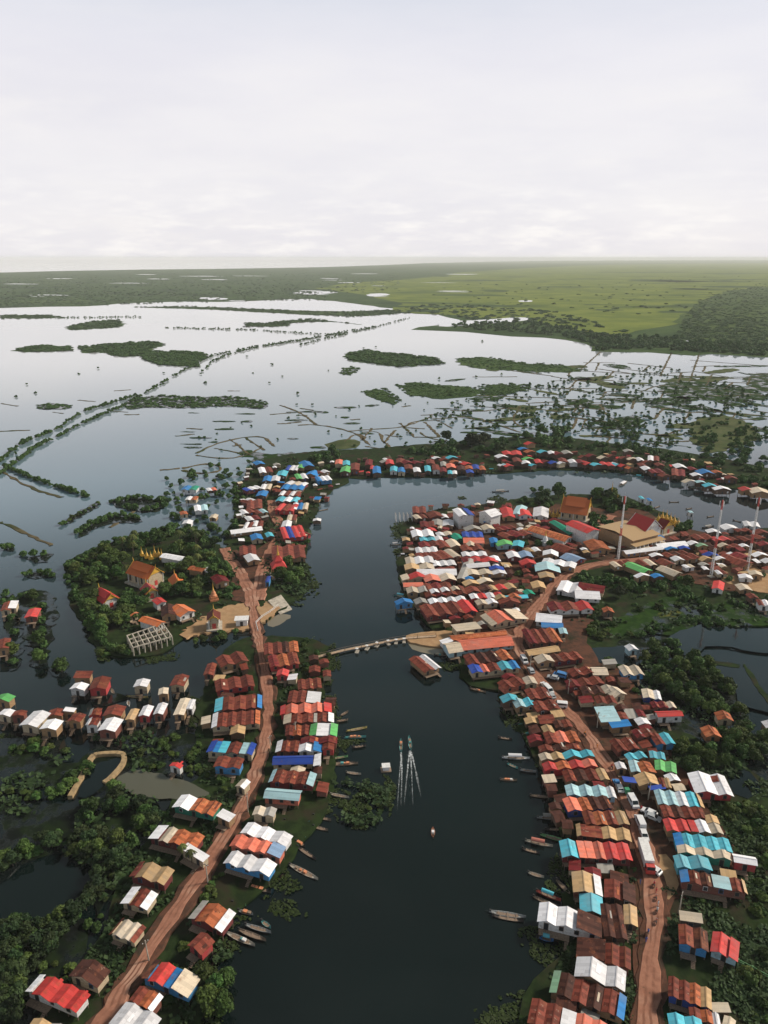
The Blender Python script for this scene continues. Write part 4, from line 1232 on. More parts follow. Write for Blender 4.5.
def palm_arrays(seed):
    rg = np.random.default_rng(seed); V = []; Q = []; n = 0
    for i in range(16):
        a = i*2.4+rg.uniform(-.2, .2); el = rg.uniform(-.1, 1.1); L = rg.uniform(.26, .36); pts = []
        for k in range(6):
            t = k/5; x = L*t*math.cos(el*(1-.3*t)); z = 1.0+L*t*math.sin(el)*(1-.75*t)-.28*t*t
            wd = .045*math.sin(math.pi*(.12+.86*t))
            c, s = math.cos(a), math.sin(a)
            pts += [(x*c-wd*s, x*s+wd*c, z-.03*t), (x*c, x*s, z+.03), (x*c+wd*s, x*s-wd*c, z-.03*t)]
        for k in range(5):
            b = n+3*k; Q += [(b, b+1, b+4, b+3), (b+1, b+2, b+5, b+4)]
        V += pts; n += len(pts)
    return np.array(V), np.array(Q), np.zeros((0, 3), int)
PALM = [arr_mesh('fronds', *palm_arrays(i), L_palm) for i in range(3)]
pb = MB(); pb.tube((0,0,-.1), (.03,.01,.5), .028, .02); pb.tube((.03,.01,.5), (0,0,1.0), .02, .015); PTRUNK = mesh('trunk', pb.v, pb.f, M_bark)

from mathutils import noise as MN
def in_poly(x, y, P):
    c = False; j = len(P)-1
    for i in range(len(P)):
        if (P[i][1] > y) != (P[j][1] > y) and x < (P[j][0]-P[i][0])*(y-P[i][1])/(P[j][1]-P[i][1])+P[i][0]: c = not c
        j = i
    return c
def scatter(s, n):
    P = pxpoly(s); xs = [p[0] for p in P]; ys = [p[1] for p in P]; out = []; k = 0
    while len(out) < n and k < n*40:
        k += 1; x, y = random.uniform(min(xs), max(xs)), random.uniform(min(ys), max(ys))
        if in_poly(x, y, P): out.append((x, y))
    return out
def along(s, step, w):
    P = densify(pxpoly(s), step, False); return [(x+random.uniform(-w, w), y+random.uniform(-w, w)*.6) for x, y in P]
def seg_dist(x, y, L):
    m = 1e9
    for (x0, y0), (x1, y1) in zip(L[:-1], L[1:]):
        dx, dy = x1-x0, y1-y0; t = max(0, min(1, ((x-x0)*dx+(y-y0)*dy)/(dx*dx+dy*dy))); m = min(m, math.hypot(x-x0-t*dx, y-y0-t*dy))
    return m
ROADS = [ROADL, ROADR, ROADI, ROADL2, ROADL3, ALLEY]
BARE = [pxpoly(q) for q in ('62,802 66,786 84,756 98,749 128,749 131,768 114,786 102,800','112,778 134,770 158,776 196,784 215,795 190,800 150,799 126,792', '74,796 92,764 122,757 124,765 108,782 88,798', '668,636 700,626 735,628 768,636 768,652 740,648 712,643 690,652', '712,662 742,668 770,668 768,712 742,704 730,684', '745,724 770,718 768,738 748,745', '0,905 8,882 40,872 70,870 84,882 80,898 56,914 20,922 0,930', '8,752 60,762 96,745 100,760 60,775 0,772', '180,770 215,790 200,795', '565,640 610,640 610,660 565,656', '0,812 40,812 30,842 0,850', '60,942 84,930 70,960 58,968')]
def bare(x, y):
    p = proj(x, y, .7)
    return any(in_poly(p[0], p[1], P) for P in BARE)
def clear(x, y, r):
    if bare(x, y): return False
    if inside_house(x, y, r*.45): return False
    for L in ROADS:
        if seg_dist(x, y, L) < 3.2+r*.55: return False
    for bx, by, br in KEEP:
        if math.hypot(x-bx, y-by) < br+r*.4: return False
    return True
KEEP = [(*at(x, y), r) for x, y, r in ((150, 640, 17), (150, 568, 13), (107, 594, 9), (151, 588, 6), (178, 581, 6), (214, 590, 6), (213, 612, 7), (279, 575, 5), (155, 553, 9), (578, 508, 17), (640, 535, 17), (645, 522, 20), (665, 520, 14), (556, 513, 9), (280, 603, 8), (625, 500, 6), (547, 532, 6), (612, 545, 6))]
TREES = []                                   # x, y, size, kind, label
def grow(pts, s0, s1, kind, label, check=True):
    for px, py in pts:
        x, y = at(px, py); s = random.uniform(s0, s1)
        if check and not clear(x, y, s/2): continue
        if py > 560 and any(math.hypot(x-bx, y-by) < 4+s*.4 for bx, by in BOATXY): continue
        if kind == 'bush' and check and MN.noise(Vector((x*.05, y*.05, 9))) < -.12: continue
        TREES.append((x, y, s, kind, label))
# near thickets, lower left
T1 = 'dark green bushy tree in the thicket ringing the dark pond at lower left'
grow(along('0,872 25,858 55,846 85,854 100,872 98,892 84,912 60,926 35,932 12,930 0,938', 6.5, 5), 3, 5.6, 'tree', T1, False)
grow(along('-6,868 30,850 60,838 90,848 112,870', 9, 4), 2.6, 5, 'tree', T1, False)
T2 = 'dark green tree in the dense wood along the lower left edge'
grow(scatter('0,935 40,938 75,920 66,946 40,970 20,985 0,1000', 34), 3.4, 6.4, 'tree', T2, False)
grow(scatter('0,985 20,988 22,1024 0,1024', 10), 4, 6, 'tree', T2)
T3 = 'bushy tree in the clump between dark pond and muddy pond on the left'
grow(scatter('78,805 108,788 135,797 172,812 150,838 130,862 112,880 96,862 84,846', 42), 3, 5.8, 'tree', T3)
T4 = 'round bush in the row between flooded stilt houses and lower left pond'
grow(along('0,795 20,795 40,798 60,792 75,780 90,768', 9, 4), 2.8, 5.4, 'bush', T4, False)
grow(scatter('0,740 40,738 60,748 30,762 0,760', 14), 2.5, 4.5, 'bush', T4)
T5 = 'low green shrub in the marsh around the walled fish pond'
grow(scatter('128,735 150,724 200,735 212,765 185,785 160,774 130,768 128,752', 34), 1.8, 3.6, 'bush', T5)
grow(scatter('60,748 92,752 78,780 64,790', 12), 3, 5, 'bush', T5)
grow(scatter('128,800 180,800 200,820 160,830 130,850 100,930 75,960 90,990 60,1010 40,970 96,920', 30), 1.5, 3.2, 'bush', 'low shrub on the bank west of the left dirt road')
grow(scatter('245,690 262,700 255,760 235,810 250,830 240,880 205,930 180,990 160,1020 140,1024 190,925 230,850', 40), 1.6, 3.6, 'bush', 'shrub beside the left dirt road')
grow([(205, 985), (216, 996), (228, 985), (210, 1010), (224, 1014), (196, 1002)], 4.5, 6.5, 'tree', 'leafy tree on the river bank at the lower end of the left road')
grow([(184, 862), (192, 868)], 4.5, 5.5, 'palm', 'small yellowish palm beside the left dirt road by the tan-roofed house', False)
# north end of the road, hyacinth side
grow(scatter('300,640 328,642 330,668 320,690 330,720 318,690 304,678', 16), 3, 5, 'bush', 'bush on the river bank by the left end of the pontoon bridge')
grow(scatter('318,790 360,788 384,795 384,815 360,826 330,822', 18), 1.2, 2.4, 'bush', 'low plant on the floating green mat off the left bank')
grow(scatter('190,745 205,760 225,770 225,800 200,815', 10), 2, 4, 'bush', 'shrub on the bank west of the left dirt road')
# monastery island
T6 = 'green tree in the grove round the monastery on the left island'
grow(scatter('72,565 112,545 150,538 172,530 204,538 225,555 235,590 205,600 186,596 150,600 130,625 108,650 90,632 84,605 78,588', 210), 5, 8.5, 'tree', T6)
grow(scatter('110,545 150,538 200,540 205,575 185,595 130,590 100,580', 22), 7.5, 10, 'palm', 'tall coconut palm among the monastery roofs on the left island')
grow(scatter('84,600 130,622 128,640 110,654 94,642', 22), 4.5, 7.5, 'tree', T6)
grow(along('70,580 80,602 90,628 108,650 128,655', 3.5, 3), 3.5, 6, 'tree', T6, False)
grow(along('70,570 110,545 150,537 172,529 206,536', 4, 3), 4, 7, 'tree', T6, False)
grow(scatter('262,565 300,560 308,590 290,600 270,592', 16), 5, 8.5, 'tree', 'green tree round the red spired pavilion by the river')
grow(scatter('225,580 250,570 250,600 215,598', 9), 3.5, 6, 'tree', 'green tree beside the sandy path to the left road')
grow([(226, 612), (200, 634), (190, 640), (236, 634), (222, 636)], 3, 5, 'tree', 'tree on the sandy edge of the monastery island')
grow(along('100,656 130,656 160,652 190,642 222,640', 7, 3), 3, 5, 'bush', 'bush on the near shore of the monastery island')
# islets of the left channel
T7 = 'round tree on a flooded islet along the far left channel'
grow(along('32,596 40,610 38,625 42,645 36,660', 5, 6), 4, 7, 'tree', T7, False)
grow([(6, 597), (12, 601), (4, 604), (12, 620), (14, 635), (12, 655), (14, 664), (74, 601), (78, 602), (58, 668), (62, 672), (24, 556), (34, 557), (44, 556), (30, 574), (40, 573), (48, 575), (52, 577), (25, 576), (22, 598), (10, 549), (4, 550)], 4, 6.5, 'tree', T7, False)
# scattered flooded trees, north-west
T8 = 'dark tree standing in flood water west of the north-end village'
grow(scatter('160,478 190,470 250,462 258,470 244,500 236,545 205,535 175,530 160,505', 95), 3, 6.5, 'tree', T8)
grow(along('62,526 80,514 97,504', 4, 1.2), 3, 4.5, 'bush', T8, False); grow(along('76,534 95,524 115,517 138,519', 3.5, 1.5), 4, 6, 'tree', T8, False); grow(along('112,503 135,499 168,504 150,512 125,508', 4, 2), 4, 6, 'tree', T8, False)
grow(scatter('310,455 345,450 335,475 318,482', 16), 6, 10, 'tree', 'large tree where the north-end village meets the far bank')
grow(scatter('265,470 300,455 285,480 262,500 250,520 262,540 255,552', 22), 3, 5, 'bush', 'bush between the roofs of the north-end village')
grow(along('262,552 280,555 305,545', 5, 3), 4, 6, 'tree', 'tree below the red-roofed row of the north-end village')
# far bank
T9 = 'large dark tree behind the stilt houses on the far bank'
grow([(440, 446), (446, 442), (452, 448), (436, 450), (466, 446), (472, 448), (478, 446), (484, 444), (480, 452), (472, 440), (497, 448), (503, 446), (500, 454), (492, 452), (516, 440), (526, 438), (518, 448)], 9, 14, 'tree', T9)
grow(scatter('535,432 570,430 575,445 560,450 538,448', 20), 8, 12, 'tree', T9)
grow(along('410,452 425,455 440,453 460,456', 5, 3), 6, 9, 'tree', T9)
grow(along('575,446 600,450 640,452 670,460 700,468 730,478 768,486', 4, 6), 5, 9, 'tree', 'green tree in the line behind the far right bank')
grow(scatter('700,440 740,430 768,440 768,480 730,468 705,460', 45), 6, 9, 'tree', 'green tree in the grove behind the far right bank')
# dotted trees in the flooded fields
grow(scatter('450,395 520,385 600,372 660,365 768,395 768,440 700,440 660,448 600,440 560,430 470,430 430,425', 680), 2.4, 5.6, 'far', 'x', False)
grow(scatter('500,412 600,400 650,430 600,436', 70), 2.5, 6, 'far', 'x', False)
grow(scatter('600,425 640,420 645,450 610,448', 30), 4, 7, 'far', 'x', False)
grow(scatter('190,430 300,400 430,395 460,430 440,450 300,455 200,470', 50), 2, 4, 'far', 'x', False)
grow(scatter('0,380 300,340 520,340 520,380 300,400 0,460', 26), 3, 5, 'far', 'x', False)
for s in ('0,462 20,445 60,428 82,412 110,404 135,396', '130,402 160,385 185,370 212,356 250,348 300,341 345,332 375,327', '0,475 12,466 35,448 60,436 80,425 105,414 125,406', '5,467 30,478 55,487 88,497', '200,374 212,362 230,354 260,347 320,337 375,328', '165,328 250,330 310,334 345,335', '0,316 60,318 140,317', '300,345 330,338 380,326 410,318'):
    grow([p for p in along(s, 1.3, .8) if random.random() < .85 and math.sin(p[0]*.21)+math.sin(p[0]*.07) > -1.45], 3, 5.6, 'far', 'x', False)
for i, s in enumerate(ISL):
    P = pxpoly(s); ys = [p[1] for p in P]; a = abs(sum(P[j-1][0]*P[j][1]-P[j][0]*P[j-1][1] for j in range(len(P))))/2
    if max(ys) < 480:
        far = max(ys) < 372
        grow(scatter(s, int(a/(2.0 if far else 3))+6), *((8, 14) if far else (3.5, 7)), 'flat', 'x', False)
# tree clumps roughening the plain's near shore
grow(scatter('0,296 200,292 300,290 340,300 240,301 100,305 0,307', 700), 9, 18, 'flat', 'x', False)
grow(scatter('0,275 400,272 400,292 0,298', 1000), 10, 24, 'flat', 'x', False)
grow(scatter('440,327 500,332 560,336 590,344 596,351 640,349 700,352 768,356 768,346 680,340 600,334 540,322 480,322', 500), 9, 18, 'far', 'x', False)
grow(scatter('400,308 470,320 540,320 590,330 640,334 560,312 450,303', 260), 10, 24, 'flat', 'x', False)
grow(scatter('676,340 684,318 700,300 730,289 768,286 768,350 720,348', 1500), 8, 17, 'flat', 'x', False)
grow(scatter('420,285 768,275 768,284 690,318 560,310 440,300', 160), 8, 22, 'flat', 'x', False)
# peninsula
T10 = 'dark green tree in the temple grove on the peninsula tip'
grow([(540, 506), (543, 504), (558, 499), (564, 500), (570, 502)], 9, 12, 'tree', 'large dark round tree on the river edge of the peninsula')
grow(scatter('574,500 600,497 624,502 632,514 618,520 608,508 596,498', 34), 6, 9.5, 'tree', T10)
grow(scatter('625,506 655,509 672,517 690,530 680,535 655,515 640,512', 22), 5, 8, 'tree', T10)
grow(scatter('600,520 625,512 622,540 604,545', 12), 4, 7, 'tree', T10)
grow(scatter('500,542 545,535 560,545 530,550 505,550', 12), 4, 6, 'tree', 'tree between the roofs of the crowded peninsula')
grow(scatter('508,572 540,578 536,598 520,590 510,584', 14), 3.5, 5.5, 'bush', 'bush in the green patch beside the curved road')
grow(scatter('515,503 556,498 600,498 592,506 560,506 530,510', 12), 5, 8, 'tree', T10)
grow(scatter('586,506 640,508 650,522 610,540 592,530', 16), 5, 8, 'tree', T10)
grow(scatter('430,516 540,520 545,560 520,590 470,600 420,570', 60), 2.5, 4.5, 'bush', 'bush squeezed between roofs of the crowded peninsula')
grow(scatter('640,560 768,545 768,585 700,580', 34), 3, 5, 'tree', 'small tree among roofs east of the market hall')
grow(scatter('592,506 640,508 690,532 660,548 600,556 588,535', 40), 4, 7, 'tree', T10)
grow(scatter('520,492 560,490 560,530 540,540', 12), 4, 6, 'tree', T10)
T11 = 'dark tree on the green verge east of the curved road'
grow(scatter('566,575 600,580 640,576 690,585 690,596 640,598 600,605 590,600', 44), 4, 7, 'tree', T11)
grow(scatter('590,605 640,600 660,608 630,640 600,650 570,645 575,625', 30), 3, 6, 'bush', 'bush at the edge of the bright green field')
grow(scatter('596,626 632,612 660,596 690,592 712,606 760,602 768,622 700,622 676,636 620,640', 26), 2.5, 5, 'bush', 'bush standing in the green field right of the curved road')
T12 = 'green tree on the dike between the wetland ponds at right'
grow(along('690,600 705,612 712,625 725,634 745,640', 4, 5), 3.5, 6, 'tree', T12); grow(along('640,636 665,630 690,622 712,622', 5, 4), 3, 5, 'tree', T12)
grow(along('668,645 690,648 705,640', 5, 4), 3.5, 5.5, 'tree', T12)
grow(scatter('720,600 768,600 768,616 740,612', 14), 4, 6, 'tree', 'tree beside the houses at the right edge')
T13 = 'rounded green tree in the big thicket east of the right road'
grow(scatter('632,660 660,650 690,655 715,670 738,690 748,722 740,752 700,745 690,720 684,704 662,690 640,690 630,675', 95), 3.6, 6.6, 'tree', T13)
grow(scatter('684,740 740,745 768,740 768,775 730,770 690,780 676,760', 30), 3.5, 6, 'tree', T13)
grow(scatter('700,790 768,800 768,840 735,830', 18), 3, 5, 'bush', 'shrub by the white double-roofed house on the right')
grow([(752, 742), (762, 748), (758, 756)], 6, 8, 'tree', 'tall tree at the right edge beyond the thicket')
grow(scatter('740,845 768,840 768,1024 740,1024 740,950 760,900', 40), 2, 4.5, 'bush', 'shrub in the green field at the lower right edge')
grow(scatter('664,890 740,900 740,930 710,935 670,940', 16), 1.6, 3.4, 'bush', 'shrub in the grass between the lower right houses')
grow(scatter('662,965 740,965 742,990 664,990', 14), 1.6, 3.2, 'bush', 'shrub in the grass between the lower right houses')
grow(scatter('634,860 645,900 640,1000 630,1010 634,920', 16), 1.8, 3.4, 'bush', 'shrub on the river side verge of the right road')
grow(scatter('520,930 570,935 575,950 545,960', 10), 1.5, 3, 'bush', 'plant at the water edge by the lower right houses')
grow([(612, 720), (600, 700), (594, 706), (608, 695)], 3.5, 5, 'tree', 'tree in the yard beside the grey flat roof')
grow(scatter('540,690 600,745 640,830 640,880 610,880 570,800 530,720', 26), 2, 3.6, 'bush', 'bush between the house rows of the right road')
grow(scatter('590,660 650,700 680,770 650,780 600,720', 20), 2.4, 4, 'bush', 'bush in the yards east of the right road')
grow(scatter('575,650 625,660 630,690 560,700', 6), 3, 4.5, 'tree', 'small tree in the yards beside the curved road bend')

def rest_mesh(name, L, mat, kindlabel):
    """the trees beyond the first 300: one object, each a small tuft of leaves round a core"""
    V = []; Q = []; T = []; n = 0
    protoN = [crown_arrays(60+i, 6, 26, .10, .85, .8) for i in range(5)]
    protoF = [crown_arrays(80+i, 4, 10, .15, .95, .8) for i in range(5)]
    for x, y, s, k, lab in L:
        p = (protoN if s*ppm(x, y) > 4 else protoF)[random.randrange(5)]
        a = random.uniform(0, 6.28); c, sn = math.cos(a), math.sin(a); hs = s*random.uniform(.7, .95)*(.30 if k == 'flat' else 1 if s < 14 else .55)
        v = p[0]; w_ = np.stack([(v[:, 0]*c-v[:, 1]*sn)*s+x, (v[:, 0]*sn+v[:, 1]*c)*s+y, v[:, 2]*hs-.06*hs], 1)
        V.append(w_); Q.append(p[1]+n); T.append(p[2]+n); n += len(v)
    o = link(name, arr_mesh(name, np.concatenate(V), np.concatenate(Q), np.concatenate(T), mat))
    return tag(o, kindlabel, kind='stuff')
TREES.sort(key=lambda t: -t[2]*ppm(t[0], t[1]))
from collections import defaultdict
def plant(t):
    x, y, s, k, lab = t
    cat = {'palm': 'palm', 'bush': 'shrub'}.get(k, 'tree'); nm = {'palm': 'palm_tree', 'bush': 'shrub'}.get(k, 'tree')
    r = root(nm, (x, y, .3), random.uniform(0, 6.28), lab, cat, 'trees: '+lab.split(' in ')[-1] if False else lab+' group')
    if k == 'palm':
        link('trunk', PTRUNK, r, scale=s); link('fronds', random.choice(PALM), r, scale=s)
    elif k == 'bush':
        link('trunk', TRUNK, r, scale=(s*.5, s*.5, s*.8)); link('crown', random.choice(BUSH), r, (0, 0, -.08*s), scale=(s, s, s*random.uniform(.6, .85)))
    else:
        link('trunk', TRUNK, r, scale=s); link('crown', random.choice(CROWND if 'dark' in lab and random.random() < .7 else CROWN), r, (0, 0, .12*s), scale=(s, s*random.uniform(.85, 1.1), s*random.uniform(.75, 1.0)))
ntree = nshrub = 0; rest = []
for t in TREES:
    if t[3] in ('far', 'flat'): rest.append(t)
    elif t[3] == 'bush' and nshrub < 200: nshrub += 1; plant(t)
    elif t[3] != 'bush' and ntree < 299: ntree += 1; plant(t)
    else: rest.append(t)
print('trees', len(TREES), ntree, nshrub, len(rest))
rest_mesh('flooded_woods', rest, L_far, 'dark scattered trees and scrub over the flood plain')

# low marsh plants and grass tufts on the banks
def tufts(name, regs, mat, label):
    C = []; S_ = []
    for s, n, sz in regs:
        for px, py in scatter(s, n):
            x, y = at(px, py)
            if MN.noise(Vector((x*.07, y*.07, 3))) < -.02: continue
            if any(math.hypot(x-bx, y-by) < 4.5 for bx, by in BOATXY): continue
            if inside_house(x, y, -.2) or bare(x, y) or any(seg_dist(x, y, L) < 3.0 for L in (ROADL, ROADR)): continue
            m = random.randint(3, 6)
            for _ in range(m):
                C.append((x+random.gauss(0, sz*.6), y+random.gauss(0, sz*.6), .72+random.uniform(0, .5)*sz)); S_.append(sz*random.uniform(.25, .6))
    C = np.array(C); S_ = np.array(S_); nrm = np.tile([0, 0, 1.0], (len(C), 1))
    q = leaf_quads(rng, C, nrm, S_); Q = np.arange(len(q)).reshape(-1, 4)
    return tag(link(name, arr_mesh(name, q, Q, np.zeros((0, 3), int), mat)), label, kind='stuff')
tufts('marsh_plants', [
    ('0,745 60,760 100,735 205,735 212,770 165,802 140,858 96,925 100,875 60,850 0,884 0,800', 900, 1.2), ('20,1024 40,1005 85,965 105,935 140,858 190,782 205,735 215,660 240,640 255,640 255,720 240,800 200,880 130,990 100,1024', 1100, .9),
    ('262,640 328,640 320,700 338,760 332,800 318,830 296,850 275,880 250,905 222,935 205,970 190,1024 130,1024 180,940 240,850 265,780', 1100, .9), ('300,795 330,783 362,782 390,790 388,815 368,828 300,815', 420, .9), ('240,895 300,900 306,916 255,950 215,965 215,920', 380, .9),
    ('72,565 112,545 172,530 230,550 250,590 180,640 108,654 84,620', 500, 1.4), ('640,735 700,740 768,775 768,1024 735,1024 740,900 735,860 700,790', 1100, .9), ('664,890 740,900 745,1000 664,1024', 600, .8), ('632,650 700,652 748,722 768,770 700,790 640,700', 450, 1.2),
    ('560,575 690,580 768,600 768,630 640,628 600,650 570,630', 380, 1.2), ('540,740 560,800 575,880 575,945 530,1010 520,1024 600,1024 600,900 570,780', 600, .8), ('630,870 640,900 640,1024 625,1024', 200, .7),
    ('470,660 512,700 540,765 530,740 500,690', 300, 1.2), ('260,560 300,556 316,592 280,602', 300, 1.6), ('225,540 250,470 300,455 345,455 330,480 310,540 262,560', 350, 1.8), ('330,470 420,448 600,440 768,470 768,490 640,474 480,474', 350, 2.2)], L_dark, 'low marsh plants and grass along the banks')

C = []; S_ = []
for s in MATS:
    P = pxpoly(s); cx = sum(p[0] for p in P)/len(P); cy = sum(p[1] for p in P)/len(P); W_ = [at(*p) for p in P]
    area = abs(sum(W_[j-1][0]*W_[j][1]-W_[j][0]*W_[j-1][1] for j in range(len(W_))))/2
    sz = .26 if cy > 640 else .5; P2 = [(cx+(a-cx)*1.12, cy+(b-cy)*1.12) for a, b in P]
    for px, py in scatter(' '.join('%.2f,%.2f' % p for p in P2), int(min(9000, area*(9 if cy > 640 else 3)))):
        x, y = at(px, py); n_ = MN.noise(Vector((x*.16, y*.16, 1)))+.5*MN.noise(Vector((x*.5, y*.5, 4)))
        e = .55 if in_poly(cx+(px-cx)*1.3, cy+(py-cy)*1.3, P) else 0.0
        if n_+e < .06 or any(math.hypot(x-bx, y-by) < 1.3 for bx, by in BOATXY): continue
        C.append((x, y, .06+random.uniform(0, .22)+max(0, n_)*.25)); S_.append(sz*random.uniform(.6, 1.3))
C = np.array(C); q = leaf_quads(rng, C, np.tile([0, 0, 2.2], (len(C), 1)), np.array(S_))
tag(link('water_plants', arr_mesh('water_plants', q, np.arange(len(q)).reshape(-1, 4), np.zeros((0, 3), int), leaf_mat('hyacinth_leaf', (.022,.050,.010), (.035,.072,.014), (.028,.056,.012)))), 'green floating plants along the water edge', kind='stuff')
# ---------------------------------------------------------------- temples, masts, bridge and other single things
def quad_roof(mb, W, D, z, hh, ov=.6):
    """hipless gable along y with flared eaves (temple roof)"""
    for s in (-1, 1):
        p = [(0, hh), (W*.28, hh*.42), (W/2+ov, -.2)]
        for (x0, z0), (x1, z1) in zip(p[:-1], p[1:]):
            q = [(s*x0, D/2, z+z0), (s*x1, D/2, z+z1), (s*x1, -D/2, z+z1), (s*x0, -D/2, z+z0)]
            mb.slab(q if s > 0 else q[::-1], .15)
def temple(A, B, dpx, eave, roofk, wall, label, tiers=2, name='temple', cat='temple', finial=True, grp=None):
    A = Vector(at(*A, eave)); B = Vector(at(*B, eave)); u = B-A; W = u.length; u.normalize(); v = Vector((-u.y, u.x)); M = (A+B)/2
    P0 = proj(M.x, M.y, eave); P1 = proj(M.x+v.x*5, M.y+v.y*5, eave); D = dpx/(math.hypot(P1[0]-P0[0], P1[1]-P0[1])/5)
    c = M+v*D/2
    r = root(name, (c.x, c.y, .6), math.atan2(u.y, u.x), label, cat, grp)
    e = eave-.6
    b = MB(); b.box(-W/2-1, W/2+1, -D/2-1, D/2+1, 0, .8); b.done('plinth', M_conc, r)
    b = MB(); hh = W*.42
    b.poly([(-W/2+.8, -D/2+.5, .8), (W/2-.8, -D/2+.5, .8), (W/2-.8, -D/2+.5, e-.35), (0, -D/2+.5, e+hh*.72), (-W/2+.8, -D/2+.5, e-.35)])
    b.poly([(-W/2+.8, D/2-.5, .8), (-W/2+.8, D/2-.5, e-.35), (0, D/2-.5, e+hh*.72), (W/2-.8, D/2-.5, e-.35), (W/2-.8, D/2-.5, .8)])
    for s in (-1, 1): b.poly([(s*(W/2-.8), -D/2+.5, .8), (s*(W/2-.8), D/2-.5, .8), (s*(W/2-.8), D/2-.5, e-.3), (s*(W/2-.8), -D/2+.5, e-.3)][::s])
    b.done('walls', WM[wall], r)
    mb = MB(); quad_roof(mb, W, D, e, hh); rf = mb.done('roof', RM[roofk], r)
    if tiers > 1:
        mb = MB(); quad_roof(mb, W*.62, D*.74, e+hh*.52, hh*.62, .3); mb.done('upper_roof', RM[roofk], r)
        b = MB(); b.box(-W*.27, W*.27, -D*.35, D*.35, e+hh*.3, e+hh*.55); b.done('roof_drum', WM['y'], r)
    g = MB()
    for s in (-1, 1):
        y = s*D/2*(1)
        g.poly([(-W*.30, y-s*.05, e+hh*.28), (W*.30, y-s*.05, e+hh*.28), (0, y-s*.05, e+hh*.86)][::-s])
        for q in (-1, 1): g.slab([(q*W*.5, y, e-.05), (q*W*.5, y+s*.25, e-.05), (0, y+s*.25, e+hh+.12), (0, y, e+hh+.12)], .3)
        if finial: g.tube((0, y, e+hh), (0, y+s*.5, e+hh+2.0), .22, .03)
    g.done('gable', M_gold if finial else WM[wall], r)
    n = max(3, int(D/3))
    for i in range(n):
        for s in (-1, 1):
            if i % 2: continue
            q = MB(); q.tube((s*(W/2-.15), -D/2+.8+(D-1.6)*i/(n-1), .8), (s*(W/2-.15), -D/2+.8+(D-1.6)*i/(n-1), e-.3), .2, .17, 8); q.done('column', M_white, r)
    for i in range(max(2, n-1)):
        yy = -D/2+1.6+(D-3.2)*i/max(1, n-2)
        for s in (-1, 1):
            q = MB(); q.box(s*(W/2-.72)-.06, s*(W/2-.72)+.06, yy-.45, yy+.45, 1.6, e-1.2); q.done('window', M_dark, r)
    q = MB(); q.box(-.8, .8, -D/2+.38, -D/2+.52, .8, min(3.2, e-.6)); q.done('door', M_red, r)
    return r
temple((148, 579), (164, 572), 23, 6.5, 'q', 'y', 'orange two-tiered temple hall with gold gables in the grove on the left island')
temple((104, 603), (119, 598), 14, 5, 'k', 'w', 'small red two-tiered temple roof at the left edge of the monastery grove')
temple((587, 515), (592, 507), 27, 5.5, 'q', 'y', 'large orange-roofed temple with gold gables at the peninsula tip')
temple((664, 529), (675, 526), 10, 5, 'm', 'y', 'small dark red temple roof beside the gold spires on the peninsula', 1)
temple((646, 531), (662, 527), 21, 9, 'k', 'w', 'bright red-roofed hall behind the tan market roof on the peninsula', 1, 'hall', 'hall', False)
temple((146, 594), (158, 591), 8, 4.5, 'k', 'y', 'small gold-gabled shrine in front of the orange temple hall', 1, 'shrine', 'shrine')
temple((172, 586), (184, 584), 8, 4.5, 'q', 'w', 'small white shrine with red roof right of the orange temple hall', 1, 'shrine', 'shrine')
temple((208, 620), (219, 619), 7, 6, 'r', 'y', 'tall yellow-gabled gate shrine on the sandy path', 1, 'shrine', 'shrine')
for A, B, d, k, w_, lab in (((130, 617), (139, 613), 10, 'q', 'y', 'small orange-roofed cabin left of the monastery courtyard'), ((157, 627), (166, 622), 20, 'q', 'w', 'long orange-roofed wing on the left of the monastery courtyard'),
        ((180, 617), (196, 611), 14, 'q', 'w', 'broad orange-roofed hall on the right of the monastery courtyard'), ((161, 617), (177, 615), 10, 'b', 't', 'dark brown roof in the middle of the monastery courtyard'),
        ((157, 605), (167, 602), 7, 'k', 'w', 'small bright red roof behind the monastery courtyard'), ((181, 561), (188, 557), 22, 'w', 'w', 'long white-roofed shed behind the orange temple hall'),
        ((202, 572), (208, 568), 15, 'o', 't', 'long orange-roofed shed at the right of the monastery grove'), ((216, 584), (230, 581), 9, 'm', 't', 'maroon-roofed house behind the tall orange stupa'), ((208, 573), (216, 571), 7, 'w', 'w', 'small white-roofed hut left of the tall orange stupa'), ((265, 582), (269, 582), 6, 'd', 'u', 'blue tarpaulin hut in the trees near the red spired pavilion'),
        ((690, 513), (694, 513), 3, 'p', 'w', 'tiny pale blue hut on the river edge near the gold spires'), ((641, 499), (645, 499), 4, 'a', 'w', 'tiny turquoise hut at the river edge, left of two'), ((649, 501), (653, 501), 4, 'u', 'w', 'tiny blue hut at the river edge, right of two')):
    h = House(); h.wall = w_; h.eave = 4.4; h.along = False; h.label = lab; h.place = 'monastery'
    a = Vector(at(*A, h.eave)); b_ = Vector(at(*B, h.eave)); u = b_-a; h.W = u.length; u.normalize(); v = Vector((-u.y, u.x)); M = (a+b_)/2
    P0 = proj(M.x, M.y, 4); P1 = proj(M.x+v.x*5, M.y+v.y*5, 4); h.D = d/(math.hypot(P1[0]-P0[0], P1[1]-P0[1])/5)
    h.c = M+v*(h.D/2); h.rot = math.atan2(u.y, u.x); h.s = ppm(h.c.x, h.c.y); h.segs = [(k, 1, False)]
    r = build_house(h, None); r.name = 'hut'; r['category'] = 'hut' if h.W < 9 else 'building'
